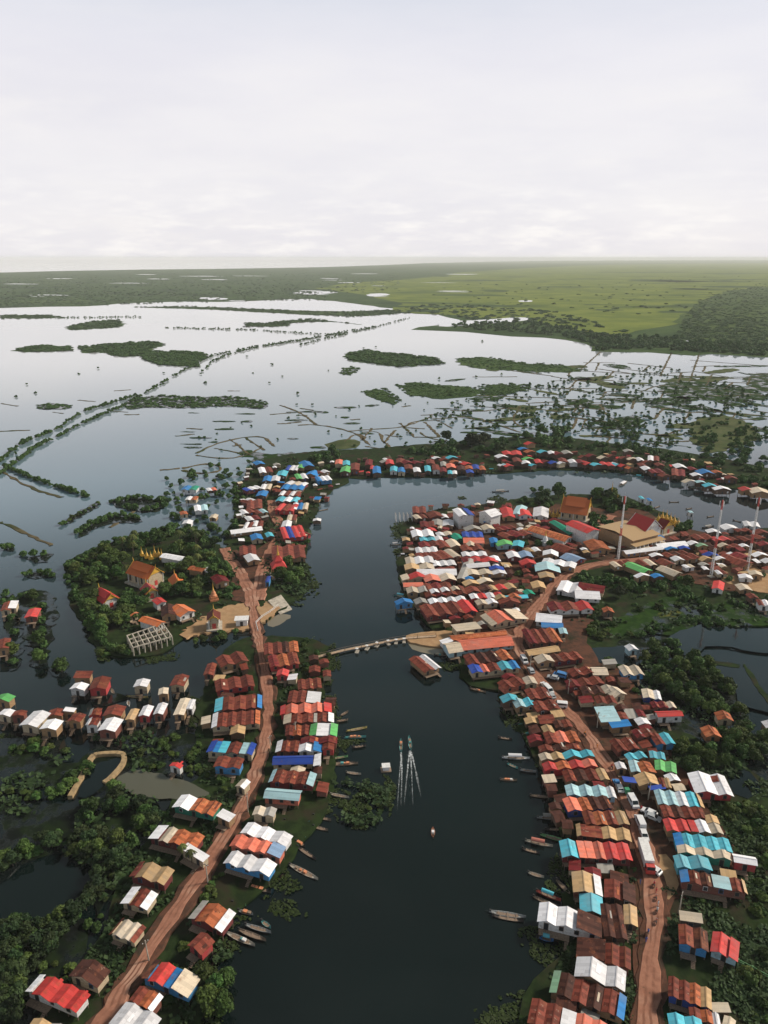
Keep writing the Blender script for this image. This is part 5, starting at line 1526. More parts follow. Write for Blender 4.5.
# the market hall: a wide shallow tan roof over stepped lower roofs
A = Vector(at(633, 541, 8)); B = Vector(at(661, 534, 8)); u = (B-A); W = u.length; u.normalize(); v = Vector((-u.y, u.x)); D = 26.0
c = (A+B)/2+v*D/2
r = root('market_hall', (c.x, c.y, .6), math.atan2(u.y, u.x), 'broad market hall with a wide tan roof over stepped lower roofs', 'market hall')
b = MB(); b.box(-W/2+1, W/2-1, -D/2+1, D/2-1, 0, 7.0); b.done('walls', WM['t'], r)
b = MB(); b.slab([(-W/2, 0, 8.9), (-W/2, -D/2, 7.4), (W/2, -D/2, 7.4), (W/2, 0, 8.9)], .2); b.slab([(-W/2, D/2, 7.4), (-W/2, 0, 8.9), (W/2, 0, 8.9), (W/2, D/2, 7.4)], .2); b.done('roof', RM['t'], r)
for k, (z, dd) in enumerate(((5.2, 3.0), (3.2, 6.0))):
    b = MB(); b.slab([(-W/2-1, -D/2+1, z+.5), (-W/2-1, -D/2-dd, z), (W/2+1, -D/2-dd, z), (W/2+1, -D/2+1, z+.5)], .15); b.done('lower_roof', RM['t' if k == 0 else 'y'], r)
    for i in range(8):
        q = MB(); xx = -W/2+(W)*i/7; q.box(xx-.15, xx+.15, -D/2-dd+.3, -D/2-dd+.6, 0, z-.15); q.done('column', M_white, r)
def stupa(px, py, h, w_, mat, label, grp=None, z=.6, tiers=None):
    h *= .62; w_ *= .7
    x, y = at(px, py, z)
    r = root('stupa', (x, y, z), .4, label, 'stupa', grp)
    b = MB(); b.box(-w_*.55, w_*.55, -w_*.55, w_*.55, 0, h*.10); b.box(-w_*.46, w_*.46, -w_*.46, w_*.46, h*.10+.002, h*.24); b.done('base', tiers or mat, r)
    b = MB(); b.lathe([(w_*.40, h*.24), (w_*.40, h*.30), (w_*.34, h*.31), (w_*.32, h*.42), (w_*.22, h*.5), (w_*.16, h*.52), (w_*.17, h*.55), (w_*.11, h*.58)], 12); b.done('bell', mat, r, smooth=True)
    b = MB(); b.lathe([(w_*.11, h*.58), (w_*.13, h*.61), (w_*.08, h*.63), (w_*.095, h*.67), (w_*.055, h*.70), (w_*.06, h*.74), (.03, h)], 10); b.done('spire', M_gold, r)
for i, (px, py, h) in enumerate(((147, 558, 9), (151, 559, 8), (155, 557, 11), (159, 557, 9), (162, 559, 10), (142, 556, 9))): stupa(px, py, h, 3.2, M_gold, 'slender gold stupa in the cluster behind the orange temple hall', 'gold stupas behind the left temple')
M_or = plain('orange_plaster', (.55,.22,.10), .6, .25)
stupa(214, 600, 14, 5, M_or, 'tall orange stupa with gold spire left of the sandy path', tiers=M_or)
for px, py, h in ((549, 515, 8), (553, 517, 9), (557, 516, 8), (560, 518, 7), (546, 518, 6)): stupa(px, py, h, 3.6, M_gold, 'gold stupa in the row before the large peninsula temple', 'gold stupas before the peninsula temple')
for px, py, h in ((658, 521, 9), (662, 520, 11), (666, 521, 12), (670, 522, 10), (674, 523, 9), (678, 525, 8), (664, 528, 8), (668, 531, 7)): stupa(px, py, h, 4, M_gold, 'gold stupa in the cluster by the small dark red temple', 'gold stupas by the river on the peninsula')
stupa(611, 501, 22, 5, M_gold, 'tall pale gold stupa above the trees of the peninsula tip')
stupa(617, 505, 12, 5, M_or, 'pink and orange stupa at the river edge of the peninsula', tiers=M_or)
stupa(545, 545, 15, 5.5, M_white, 'white stupa among the roofs south of the long orange-roofed school', tiers=M_white)
stupa(100, 568, 7, 3, M_gold, 'small gold stupa at the far left of the monastery grove'); stupa(107, 566, 8, 3, M_gold, 'small gold stupa among palms left of the temple hall')
# pavilion with red roof and gold spire
x, y = at(279, 577, .6); r = root('pavilion', (x, y, .6), .3, 'red-roofed pavilion with gold spire above the trees by the river', 'pavilion')
b = MB(); b.box(-4, 4, -4, 4, 0, 1); b.done('base', M_conc, r)
for sx in (-3, 3):
    for sy in (-3, 3): q = MB(); q.tube((sx, sy, 1), (sx, sy, 6.2), .3, .26, 8); q.done('column', M_or, r)
b = MB(); b.lathe([(5.2, 6.1), (3.2, 8.0), (2.0, 9.2)], 4); b.done('roof', RM['k'], r, rot=math.pi/4)
b = MB(); b.lathe([(3.0, 9.25), (1.4, 10.8), (.7, 11.8)], 4); b.done('upper_roof', RM['k'], r, rot=math.pi/4)
b = MB(); b.lathe([(.7, 11.8), (.5, 13), (.3, 13.4), (.04, 17)], 8); b.done('spire', M_gold, r)
# round orange roofed rest hall is in the house list; white kiosk at the head of the left road
x, y = at(242, 624, 1); r = root('kiosk', (x, y, .6), .1, 'small white gate kiosk where the left road meets the sandy path', 'kiosk')
b = MB(); b.box(-2.4, 2.4, -1.6, 1.6, 0, 3); b.done('walls', M_white, r); b = MB(); b.box(-3, 3, -2.2, 2.2, 3.002, 3.25); b.done('roof', M_white, r); b = MB(); b.box(-.6, .6, -1.68, -1.55, .1, 2.3); b.done('door', M_dark, r)
# concrete landing and white balustrade
b = MB(); P = [at(*p, 1.3) for p in ((268, 601), (281, 595), (292, 607), (280, 612))]
b.slab([(x, y, z) for (x, y), z in zip(P, (1.5, 1.5, .3, .3))], .35); tag(b.done('landing_stage', M_conc), 'pale concrete boat landing sloping into the river below the pavilion', 'landing')
def fence(pts, h, mat, name, label, cat, z=.6, post=2.4):
    P = densify([at(*p, z) for p in pts], post, False); x0, y0 = P[0]; r = root(name, (x0, y0, z), 0, label, cat)
    b = MB()
    for (x1, y1), (x2, y2) in zip(P[:-1], P[1:]):
        for zz in (h*.5, h): b.tube((x1-x0, y1-y0, zz), (x2-x0, y2-y0, zz), .09)
    b.done('rail', mat, r)
    me = box_me('post', .25, .25, h+.5, mat)
    for (x1, y1) in P[:99]: link('post', me, r, (x1-x0, y1-y0, -.3))
fence(pxpoly('278,607 270,613 262,618 256,624 258,632'), 1.2, M_white, 'balustrade', 'white balustrade along the river edge at the head of the left road', 'fence')
fence(pxpoly('738,963 752,970 768,979'), 1.0, BM['green'], 'pipe_fence', 'thin pale green pipe fence running right from the bright red roof', 'fence', post=3)
# unfinished concrete frame
P = [at(*p, 4.2) for p in ((133, 648), (172, 637), (163, 624), (127, 636))]
x0, y0 = P[0]; r = root('concrete_frame', (x0, y0, .5), 0, 'unfinished pale concrete frame of columns and beams on the monastery shore', 'building frame')
def bil(u, v): 
    a = [(P[0][k]*(1-u)+P[1][k]*u)*(1-v)+(P[3][k]*(1-u)+P[2][k]*u)*v for k in (0, 1)]; return a[0]-x0, a[1]-y0
colm = box_me('column', .4, .4, 4.0, M_conc)
for i in range(8):
    for j in range(4): link('column', colm, r, (*bil(i/7, j/3), -.3))
for i in range(8):
    q = MB(); a, b_ = bil(i/7, 0), bil(i/7, 1); q.slab([(a[0]-.22, a[1], 4.1), (a[0]+.22, a[1], 4.1), (b_[0]+.22, b_[1], 4.1), (b_[0]-.22, b_[1], 4.1)], .45); q.done('beam', M_conc, r)
for j in range(4):
    q = MB(); a, b_ = bil(0, j/3), bil(1, j/3); q.slab([(a[0], a[1]-.22, 4.06), (b_[0], b_[1]-.22, 4.06), (b_[0], b_[1]+.22, 4.06), (a[0], a[1]+.22, 4.06)], .4); q.done('beam', M_conc, r)
# masts
def mast(px, py, h, label, w0=1.5, top=None):
    x, y = at(px, py, .6); r = root('radio_mast', (x, y, .6), .3, label, 'mast', 'red and white radio masts')
    n = 8; q = MB(); q.box(-1.4, 1.4, -1.4, 1.4, -.3, .4); q.done('footing', M_conc, r)
    for i in range(n):
        z0, z1 = .4+(h-.4)*i/n, .4+(h-.4)*(i+1)/n; m = MB(); red = i in (3, 7)
        def wdt(z): return w0*(1-.62*z/h)/2
        for k in range(3):
            a = 2.094*k; a2 = 2.094*(k+1)
            c0 = (wdt(z0)*math.cos(a), wdt(z0)*math.sin(a), z0); c1 = (wdt(z1)*math.cos(a), wdt(z1)*math.sin(a), z1)
            m.tube(c0, c1, .12, .12, 5); st = 3
            for s in range(st):
                za, zb = z0+(z1-z0)*s/st, z0+(z1-z0)*(s+1)/st
                m.tube((wdt(za)*math.cos(a), wdt(za)*math.sin(a), za), (wdt(zb)*math.cos(a2), wdt(zb)*math.sin(a2), zb), .07, .07, 4)
                m.tube((wdt(zb)*math.cos(a), wdt(zb)*math.sin(a), zb), (wdt(zb)*math.cos(a2), wdt(zb)*math.sin(a2), zb), .06, .06, 4)
        m.done('mast_section', M_red if red else M_white, r)
    for k in range(3):
        a = 2.094*k+.5; q = MB(); q.box(-.16, .16, -.12, .12, h-3.2, h-.4); q.done('antenna_panel', M_white, r, (1.1*math.cos(a), 1.1*math.sin(a), 0), a)
    for zz, a in ((h*.86, 1), (h*.55, 3.6)):
        q = MB(); q.lathe([(.2, -.25), (.75, 0), (.72, .05), (.1, -.12)], 12); q.done('dish_antenna', M_white, r, (.9*math.cos(a), .9*math.sin(a), zz), (R(90), 0, a))
    q = MB(); q.tube((0, 0, h), (0, 0, h+2.5), .05, .03); q.done('lightning_rod', M_steel, r)
mast(618, 560, 35, 'radio mast with red bands beside the market hall on the peninsula', 1.4)
mast(711, 577, 40, 'radio mast with red top over the green field east of the market hall')
mast(747, 571, 39, 'radio mast with red top nearest the right edge')
# posts beside the roads
def pole(px, py, h, label, arm=False, lean=0.0):
    x, y = at(px, py, .8); r = root('utility_pole', (x, y, .6), random.uniform(0, 3), label, 'utility pole', 'poles beside the dirt roads')
    q = MB(); q.tube((0, 0, -.3), (lean*h, 0, h), .17, .12, 8); q.done('post', M_conc, r)
    q = MB(); q.box(-.8, .8, -.05, .05, h-.7, h-.55); q.done('crossarm', M_stilt, r, (lean*h, 0, 0))
    for s in (-.65, .65): q = MB(); q.lathe([(.05, h-.55), (.08, h-.45), (.05, h-.32)], 6, (s, 0)); q.done('insulator', M_white, r, (lean*h, 0, 0))
for px, py, lab in ((149, 961, 'pale leaning post beside the left road above the red and blue house'), (208, 883, 'pale post on the left road beside the brown-roofed house'), (248, 812, 'pale post at the bend of the left road by the small white tent'), (271, 752, 'pale post on the left road beside the deep blue roof'), (296, 738, 'pale post between the rust roofs right of the left road'),
        (597, 728, 'pale post in the red yard beside the right road'), (648, 800, 'tan post on the right road by the deep blue awning'), (530, 669, 'post beside the right road near its bend'), (568, 694, 'post in the red yard near the row of parked cars'), (679, 913, 'leaning post behind the tan shed on the lower right')):
    pole(px, py, 6.5, lab, lean=random.uniform(-.04, .04))
# pontoon bridge
bp = [at(*p, .8) for p in pxpoly('317,657 345,650 370,645 395,640 408,638 436,636')]
x0, y0 = bp[0]; r = root('footbridge', (x0, y0, 0), 0, 'narrow wooden footbridge across the river to the sandbar', 'bridge')
P = densify(bp, 3, False); b = MB()
for i, ((xa, ya), (xb, yb)) in enumerate(zip(P[:-1], P[1:])):
    tx, ty = xb-xa, yb-ya; l = math.hypot(tx, ty); nx, ny = -ty/l*.8, tx/l*.8
    b.slab([(xa-x0-nx, ya-y0-ny, .95), (xb-x0-nx, yb-y0-ny, .95), (xb-x0+nx, yb-y0+ny, .95), (xa-x0+nx, ya-y0+ny, .95)], .15)
b.done('deck', plain('bridge_planks', (.42,.30,.2)), r)
for (xa, ya) in P[::2]:
    for s in (-.8, .8): link('pile', UNIT_ME, r, (xa-x0, ya-y0+s, -3), 0, (.1, .1, 4.8))
b = MB()
for s in (-.8, .8):
    for (xa, ya), (xb, yb) in zip(P[:-1], P[1:]): b.tube((xa-x0, ya-y0+s, 1.75), (xb-x0, yb-y0+s, 1.75), .05, .05, 4)
b.done('handrail', M_plank, r)
for i, (px, py) in enumerate(((357, 651), (367, 648), (377, 645), (388, 643), (396, 642), (404, 641))):
    x, y = at(px, py, .5); q = root('pontoon', (x, y, 0), random.uniform(-.5, .5), 'small white float moored along the footbridge', 'float', 'white floats by the footbridge')
    b = MB(); b.box(-.7, .7, -1.3, 1.3, -.2, .35); b.done('hull', BM['pale'], q); b = MB(); b.box(-.6, .6, -.6, .5, 1.7, 1.78); b.done('canopy', M_white, q)
    for sx in (-.5, .5):
        for sy in (-.5, .4): link('post', UNIT_ME, q, (sx, sy, .3), 0, (.05, .05, 1.4))
# wall round the fish pond
pts = densify(chaikin([at(*p, .9) for p in pxpoly('70,797 79,782 88,765 92,756 100,754 122,753 125,758 122,766 110,779 104,783')], False, 1), 2, False)
x0, y0 = pts[0]; b = MB()
for (xa, ya), (xb, yb) in zip(pts[:-1], pts[1:]):
    tx, ty = xb-xa, yb-ya; l = math.hypot(tx, ty); nx, ny = -ty/l*.75, tx/l*.75
    b.slab([(xa-x0-nx, ya-y0-ny, .9), (xb-x0-nx, yb-y0-ny, .9), (xb-x0+nx, yb-y0+ny, .9), (xa-x0+nx, ya-y0+ny, .9)], 1.6)
tag(b.done('pond_wall', plain('tan_earth_wall', (.36,.25,.13), .9, .3, .8), None, (x0, y0, .5)), 'curved tan earth wall enclosing the small fish pond on the left', 'wall')
# open frame of pale posts on the wetland at right
x0, y0 = at(640, 656, .5); r = root('ruined_frame', (x0, y0, .3), .2, 'row of bare white posts beside the pale hut in the right wetland', 'post frame')
for i in range(6): link('post', UNIT_ME, r, (i*1.6, i*.25, -1), 0, (.14, .14, 4.2))
b = MB(); b.box(-.3, 8.3, -.1, .1, 1.6, 1.75); b.done('rail', M_white, r, rot=.15)
x0, y0 = at(404, 520, .5); r = root('timber_frame', (x0, y0, 0), .1, 'skeleton of pale timber posts in the water at the peninsula corner', 'timber frame')
for i in range(5):
    for j in range(3): q = MB(); q.tube((i*2.4-5, j*3-3, -2), (i*2.4-5, j*3-3, 4.2), .16, .13); q.done('post', M_white, r)
    q = MB(); q.tube((i*2.4-5, -3.3, 4.2), (i*2.4-5, 3.3, 4.2), .13); q.done('beam', M_conc, r)

# ---------------------------------------------------------------- boats
def hull_me(L, Bm, mat, k):
    st = [(-.5, .10, .75), (-.40, .55, .42), (-.2, .92, .3), (0, 1, .28), (.2, .9, .3), (.38, .55, .45), (.5, .05, .9)]
    v = []; f = []
    for t, w_, z in st:
        x = t*L; wd = w_*Bm/2; z = z*.8
        v += [(x, -wd, z), (x, -wd*.6, -.25+.25*abs(t)), (x, wd*.6, -.25+.25*abs(t)), (x, wd, z), (x, wd*.84, z-.03), (x, wd*.55, -.05+.3*abs(t)), (x, -wd*.55, -.05+.3*abs(t)), (x, -wd*.84, z-.03)]
    n = 8
    for i in range(len(st)-1):
        for j in range(n): a, b = i*n+j, i*n+(j+1) % n; f.append((a, b, b+n, a+n))
    f += [tuple(range(n-1, -1, -1)), tuple(range((len(st)-1)*n, len(st)*n))]
    return mesh('hull', v, f, BM[mat])
MATP = [pxpoly(s) for s in MATS]
def boat(p, q, mat, label, extra='', grp='boats moored along the river banks', wide=1.0, z=.05):
    m_ = ((p[0]+q[0])/2, (p[1]+q[1])/2)
    if any(in_poly(*w_, P) for w_ in (m_, p, q) for P in MATP): z = .34
    A = Vector(at(*p, .3)); B = Vector(at(*q, .3)); u = B-A; L = max(3.2, u.length); Bm = min(2.6, max(1.1, L*.17))*wide; c = (A+B)/2
    r = root('boat', (c.x, c.y, z), math.atan2(u.y, u.x), label, 'boat', grp)
    link('hull', hull_me(L, Bm, mat, 0), r)
    b = MB(); b.box(-L*.3, L*.3, -Bm*.30, Bm*.30, .0, .06); b.done('floor_boards', M_plank, r)
    for t in (-.25, 0, .25):
        b = MB(); b.box(t*L-.14, t*L+.14, -Bm*.42, Bm*.42, .17, .23); b.done('thwart', M_plank, r)
    if 'c' in extra:                             # arched canopy
        k = {'o': 'c', 'u': 'a', 'w': 'w', 'r': 'r', 'n': 'n', 'e': 'a'}[extra[1]]; b = MB(); n = 6; l0, l1 = -L*.28, L*.2
        for i in range(n):
            a0, a1 = math.pi*i/n, math.pi*(i+1)/n
            b.slab([(l0, -Bm*.48*math.cos(a1), 1.1+.5*math.sin(a1)), (l0, -Bm*.48*math.cos(a0), 1.1+.5*math.sin(a0)), (l1, -Bm*.48*math.cos(a0), 1.1+.5*math.sin(a0)), (l1, -Bm*.48*math.cos(a1), 1.1+.5*math.sin(a1))], .05)
        b.done('canopy', RM[k], r)
        for x_ in (l0+.1, l1-.1):
            for s in (-1, 1): link('canopy_post', UNIT_ME, r, (x_, s*Bm*.44, .2), 0, (.04, .04, .95))
    if 'g' in extra:
        for i in range(3): b = MB(); x_ = random.uniform(-.25, .25)*L; s = random.uniform(.3, .5); b.box(x_-s, x_+s, -s*.8, s*.8, .24, .24+s); b.done('cargo', random.choice((M_white, M_plank, BM['orange'], BM['teal'])), r)
    b = MB(); b.tube((-L*.47, 0, .5), (-L*.62, .1, .05), .05, .04, 5); b.box(-L*.47-.25, -L*.47+.25, -.18, .18, .5, .85); b.done('motor', M_tyre, r)
    return r
for p, q, mat, ex, lab in BOATS:
    boat(p, q, mat, lab, ex)
G2 = 'speedboats running up the river'
boat((401, 752), (401, 739), 'teal', 'slim speedboat with wake, left of the pair in midstream', 'g', G2); boat((411, 750), (409, 736), 'teal', 'slim speedboat with wake, right of the pair in midstream', 'g', G2); boat((433, 836), (433, 828), 'orange', 'tiny orange boat alone in midstream below the wakes', 'g', None)
x, y = at(386, 769, .4); r = root('raft', (x, y, 0), .1, 'small raft with a white cabin in midstream', 'raft')
b = MB(); b.box(-1.6, 1.6, -1.2, 1.2, -.2, .3); b.done('deck', M_plank, r); b = MB(); b.box(-1, 1, -.7, .7, .302, 1.6); b.done('cabin', M_white, r); b = MB(); b.slab([(-1.3, -1, 1.7), (1.3, -1, 1.7), (1.3, 1, 1.9), (-1.3, 1, 1.9)], .08); b.done('roof', M_white, r)
# wakes
def wake(name, lines):
    V = []; F = []; FD = []
    for pts, w0, w1, dens in lines:
        P = densify([at(*p, .05) for p in chaikin(pts, False, 3)], .5, False); L = len(P)
        for i in range(L-1):                      # a tapering broken streak of foam
            t = i/L; wd = (w0*1.5*(1-t)**.6+.25*t)*(.75+.6*MN.noise(Vector((i*.13, w0*50, 0))))
            if wd < .03: continue
            (x0, y0), (x1, y1) = P[i], P[i+1]; n = len(V); z = .035+.004*(i % 3)
            V += [(x0-wd/2, y0, z), (x0+wd/2, y0, z), (x1+wd/2, y1, z), (x1-wd/2, y1, z)]; F.append((n, n+1, n+2, n+3) if y1 > y0 else (n+3, n+2, n+1, n)); FD += [1-t]*4
            if random.random() < dens*(1-t):
                a = random.uniform(0, 6.28); s = random.uniform(.05, .13); cx, cy = x0+random.gauss(0, w1), y0; n = len(V)
                V += [(cx+s*math.cos(a+k*1.257), cy+s*2*math.sin(a+k*1.257), .05) for k in range(5)]; F.append(tuple(range(n, n+5))); FD += [.5*(1-t)]*5
    me = mesh(name, V, F, M_wake); at_ = me.attributes.new('fade', 'FLOAT', 'POINT'); at_.data.foreach_set('value', FD+[.5]*(len(V)-len(FD)))
    tag(link(name, me), 'white foam wake of the two speedboats', kind='stuff')
wake('wake_foam', [([(401, 752), (402, 772), (401, 806)], .42, .4, .5), ([(401.5, 752), (399.5, 775), (397, 812)], .2, .4, .3), ([(410, 750), (414, 762), (421, 797)], .45, .4, .5), ([(410, 750), (408, 765), (404, 806)], .42, .4, .5), ([(410.5, 750), (411.5, 770), (413, 806)], .3, .6, .5)])

# ---------------------------------------------------------------- vehicles
def vehicle(px, py, ang, kind, paint, label, grp='vehicles on the right dirt road'):
    x, y = at(px, py, 1.5); L, Wd, H = dict(car=(4.4, 1.8, 1.5), van=(5.0, 2.0, 2.1), truck=(10.0, 2.4, 3.0), tuk=(2.8, 1.5, 1.9))[kind]
    r = root(kind if kind != 'tuk' else 'tricycle_truck', (x, y, 1.22), ang, label, kind if kind != 'tuk' else 'cart', grp)
    h0 = .35
    if kind == 'car': prof = [(-.5, h0), (-.5, .85), (-.44, .95), (-.36, 1.4), (.08, 1.45), (.26, .98), (.47, .85), (.5, .7), (.5, h0)]
    elif kind == 'van': prof = [(-.5, h0), (-.5, 1.9), (-.46, 2.05), (.22, 2.08), (.38, 1.25), (.49, 1.05), (.5, h0)]
    elif kind == 'truck': prof = [(.32, .5), (.32, 2.3), (.35, 2.45), (.46, 2.4), (.495, 1.6), (.5, .5)]
    else: prof = [(-.5, h0), (-.5, .9), (.1, .9), (.2, .7), (.5, .7), (.5, h0)]
    n = len(prof); v = [(t*L, -Wd/2+(.12 if z > 1.2 else 0), z) for t, z in prof]+[(t*L, Wd/2-(.12 if z > 1.2 else 0), z) for t, z in prof]
    f = [tuple(range(n)), tuple(range(2*n-1, n-1, -1))]+[(i, n+i, n+(i+1) % n, (i+1) % n) for i in range(n)]
    me = mesh('body', v, f, paint); bm = bmesh.new(); bm.from_mesh(me); bmesh.ops.recalc_face_normals(bm, faces=bm.faces); bm.to_mesh(me); bm.free(); link('body', me, r)
    g = MB()
    if kind == 'car': g.slab([(.255*L, -.72, 1.02), (.255*L, .72, 1.02), (.10*L, .66, 1.43), (.10*L, -.66, 1.43)], -.03); g.slab([(-.435*L, .72, 1.0), (-.435*L, -.72, 1.0), (-.372*L, -.66, 1.38), (-.372*L, .66, 1.38)], -.03); g.box(-.3*L, .08*L, -Wd/2+.03, Wd/2-.03, 1.0, 1.33)
    elif kind == 'van': g.slab([(.375*L, -.8, 1.3), (.375*L, .8, 1.3), (.235*L, .75, 2.03), (.235*L, -.75, 2.03)], -.03); g.box(-.42*L, .18*L, -Wd/2+.05, Wd/2-.05, 1.3, 1.8)
    elif kind == 'truck': g.slab([(.494*L, -1, 1.65), (.494*L, 1, 1.65), (.464*L, .95, 2.38), (.464*L, -.95, 2.38)], -.03); g.box(.37*L, .45*L, -Wd/2-.01, Wd/2+.01, 1.6, 2.2)
    if g.v: g.done('window', M_glass, r)
    if kind == 'truck':
        b = MB(); b.box(-.5*L, .305*L, -Wd/2, Wd/2, .8, H); b.done('cargo_box', M_white, r)
    if kind == 'tuk':
        b = MB(); b.box(-.45*L, .0, -Wd/2+.1, Wd/2-.1, .9, 1.7); b.done('canopy', paint, r)
    wm = MB(); wm.tube((0, -.12, 0), (0, .12, 0), .34, .34, 12); me = mesh('wheel', wm.v, wm.f, M_tyre)
    for sx in (-.31, .31):
        for sy in (-1, 1): link('wheel', me, r, (sx*L, sy*(Wd/2-.1), .34))
    if kind in ('car', 'van'):
        hl = box_me('headlight', .06, .3, .14, M_foam)
        for sy in (-.62, .62): link('headlight', hl, r, (L/2-.01, sy, .62))
def road_ang(px, py, flip=False):
    x, y = at(px, py, 1.2); best = min(range(len(ROADR)-1), key=lambda i: math.hypot((ROADR[i][0]+ROADR[i+1][0])/2-x, (ROADR[i][1]+ROADR[i+1][1])/2-y))
    a, b = ROADR[best], ROADR[best+1]; t = math.atan2(b[1]-a[1], b[0]-a[0]); return t+(math.pi if flip else 0)
M_car = plain('white_car_paint', (.74,.74,.75), .3, .06); M_cgrey = plain('silver_car_paint', (.4,.42,.44), .3, .06); M_cgreen = plain('green_car_paint', (.06,.3,.16), .4, .1); M_cdark = plain('dark_car_paint', (.03,.035,.05), .3, .1); M_cblue = plain('blue_car_paint', (.06,.22,.5), .4, .1)
for px, py, k, pt, fl, lab in ((545, 686, 'car', M_car, 0, 'white car parked first in the roadside row of three'), (548.5, 691, 'van', M_car, 1, 'white van parked middle in the roadside row of three'), (551, 696, 'car', M_cgrey, 0, 'silver car parked last in the roadside row of three'), (560, 706, 'van', M_car, 0, 'white van alone on the road below the row of three'), (524, 661, 'van', M_car, 1, 'white van on the road near the curved bend'), (531, 671, 'car', M_cgrey, 0, 'silver car on the road below the curved bend'),
        (619, 788, 'car', M_car, 0, 'white car by the blue awning on the right road'), (626, 791, 'tuk', M_cgreen, 0, 'small green tricycle truck beside the white car and blue awning'), (633, 803, 'van', M_car, 1, 'white van on the right road beside the pale blue roofs'), (640, 823, 'van', M_car, 0, 'white van on the right road level with the red gables'), (644, 836, 'car', M_car, 1, 'white car behind the long white truck'), (649, 813, 'car', M_car, 0, 'white car parked in the yard, upper of two'), (653, 818, 'car', M_cgrey, 1, 'silver car parked in the yard, lower of two'),
        (646, 860, 'truck', M_red, 1, 'long white box truck with red cab on the right road'), (653, 870, 'car', M_car, 0, 'white car passing the long white truck'), (552, 662, 'car', M_cdark, 0, 'dark car parked in the yard near the cream roof'), (553, 678, 'car', M_cgrey, 0, 'silver car in the red yard by the maroon roofs'), (616, 783, 'tuk', M_cblue, 0, 'small blue tricycle truck by the awnings'), (560, 676, 'van', M_cblue, 0, 'pale blue van in the red yard by the maroon roofs')):
    a = road_ang(px, py, fl)+random.uniform(-.06, .06)
    if px in (649, 653, 552, 553, 560): a += 1.0
    vehicle(px, py, a, k, pt, lab)
# people, one skinned body
def person_me(pose, cm):
    if pose == 'stand': V = [(0,0,.92),(0,0,1.15),(0,.02,1.42),(0,.02,1.52),(0,.0,1.66),(.1,0,.88),(.11,.03,.48),(.12,-.02,.05),(.12,.1,.03),(-.1,0,.88),(-.12,-.06,.48),(-.11,-.1,.05),(-.11,.03,.03),(.19,.02,1.38),(.25,.0,1.1),(.24,.1,.86),(-.19,.02,1.38),(-.25,0,1.1),(-.24,.08,.86)]
    else: V = [(0,0,.78),(0,.04,1.0),(0,.12,1.25),(0,.14,1.34),(0,.16,1.48),(.1,.05,.76),(.14,.42,.74),(.15,.36,.35),(.15,.48,.32),(-.1,.05,.76),(-.14,.42,.74),(-.15,.36,.35),(-.15,.48,.32),(.19,.12,1.22),(.25,.3,1.02),(.2,.52,1.04),(-.19,.12,1.22),(-.25,.3,1.02),(-.2,.52,1.04)]
    E = [(0,1),(1,2),(2,3),(3,4),(0,5),(5,6),(6,7),(7,8),(0,9),(9,10),(10,11),(11,12),(2,13),(13,14),(14,15),(2,16),(16,17),(17,18)]
    RAD = [.14,.13,.15,.055,.105,.09,.065,.045,.04,.09,.065,.045,.04,.065,.05,.035,.065,.05,.035]
    me = bpy.data.meshes.new('person'); me.from_pydata(V, E, []); me.materials.append(cm)
    o = bpy.data.objects.new('person_source', me); COL.objects.link(o); m = o.modifiers.new('skin', 'SKIN'); s = o.modifiers.new('sub', 'SUBSURF'); s.levels = s.render_levels = 1
    for i, sv_ in enumerate(me.skin_vertices[0].data if me.skin_vertices else []): sv_.radius = (RAD[i], RAD[i])
    if me.skin_vertices: me.skin_vertices[0].data[0].use_root = True
    dg = bpy.context.evaluated_depsgraph_get(); me2 = bpy.data.meshes.new_from_object(o.evaluated_get(dg)); bpy.data.objects.remove(o)
    me2.materials.clear(); me2.materials.append(cm)
    return me2
PME = {}
hair = MB(); hair.lathe([(.02, -.02), (.11, .0), (.10, .07), (.04, .12)], 10); HAIR = mesh('hair', hair.v, hair.f, M_tyre)
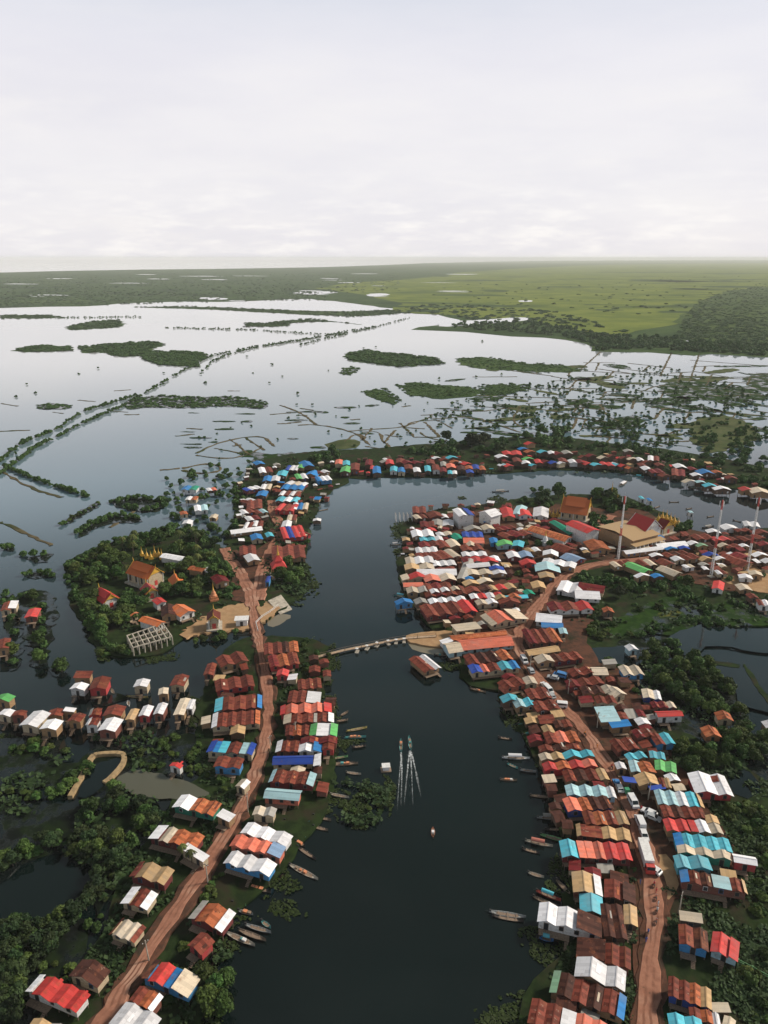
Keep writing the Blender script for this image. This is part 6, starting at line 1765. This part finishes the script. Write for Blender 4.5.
def person(px, py, ang, pose, ci, label, z=1.22, xy=None):
    if (pose, ci) not in PME: PME[(pose, ci)] = person_me(pose, M_cloth[ci])
    x, y = xy or at(px, py, z); o = link('person', PME[(pose, ci)], None, (x, y, z), ang); tag(o, label, 'person', 'people on the right dirt road')
    link('hair', HAIR, o, (0, 0, 1.68) if pose == 'stand' else (0, .16, 1.50))
def motorbike(px, py, ang, label, rider=None):
    x, y = at(px, py, 1.2); r = root('motorbike', (x, y, 1.22), ang, label, 'motorbike', 'motorbikes on the right dirt road')
    w_ = MB(); w_.tube((-.05, 0, 0), (.05, 0, 0), .29, .29, 12); me = mesh('wheel', w_.v, w_.f, M_tyre)
    link('wheel', me, r, (0, .62, .29)); link('wheel', me, r, (0, -.6, .29))
    b = MB(); b.tube((0, -.6, .3), (0, .1, .45), .07); b.tube((0, .1, .45), (0, .5, .95), .07); b.box(-.12, .12, -.25, .2, .28, .6); b.done('frame', M_red if rider is None else M_cdark, r)
    b = MB(); b.box(-.13, .13, -.7, .1, .66, .76); b.done('saddle', M_tyre, r)
    b = MB(); b.tube((0, .62, .3), (0, .48, 1.0), .05); b.tube((-.33, .44, 1.02), (.33, .44, 1.02), .03); b.done('handlebar', M_steel, r)
    if rider is not None: person(0, 0, ang, 'ride', rider, label.replace('motorbike', 'person riding the motorbike'), 1.22, (x, y))
for i, (px, py, rd, lab) in enumerate(((654, 886, 0, 'motorbike on the right verge just below the white truck'), (656, 899, None, 'motorbike parked level with the tan shed'), (657, 912, 1, 'motorbike on the road level with the tan shed roof'), (656, 923, None, 'red motorbike parked below the tan shed'), (648, 934, 2, 'motorbike alone on the lower right road'), (585, 735, 3, 'motorbike on the road by the red yard'), (612, 768, 0, 'motorbike approaching the blue awning'))):
    motorbike(px, py, road_ang(px, py)-math.pi/2+random.uniform(-.1, .1), lab, rd)
for i, (px, py, lab) in enumerate(((656, 893, 'person standing on the verge between the parked motorbikes'), (658, 906, 'person walking the verge beside the tan shed'), (646, 942, 'person in the lower right road near the dark roofs'), (597, 748, 'person walking the road by the rust roofs'), (641, 810, 'person standing between the white vans'), (552, 700, 'person behind the row of three parked cars'), (640, 884, 'person on the verge left of the white truck'))):
    person(px, py, random.uniform(0, 6), 'stand', i % 4, lab)
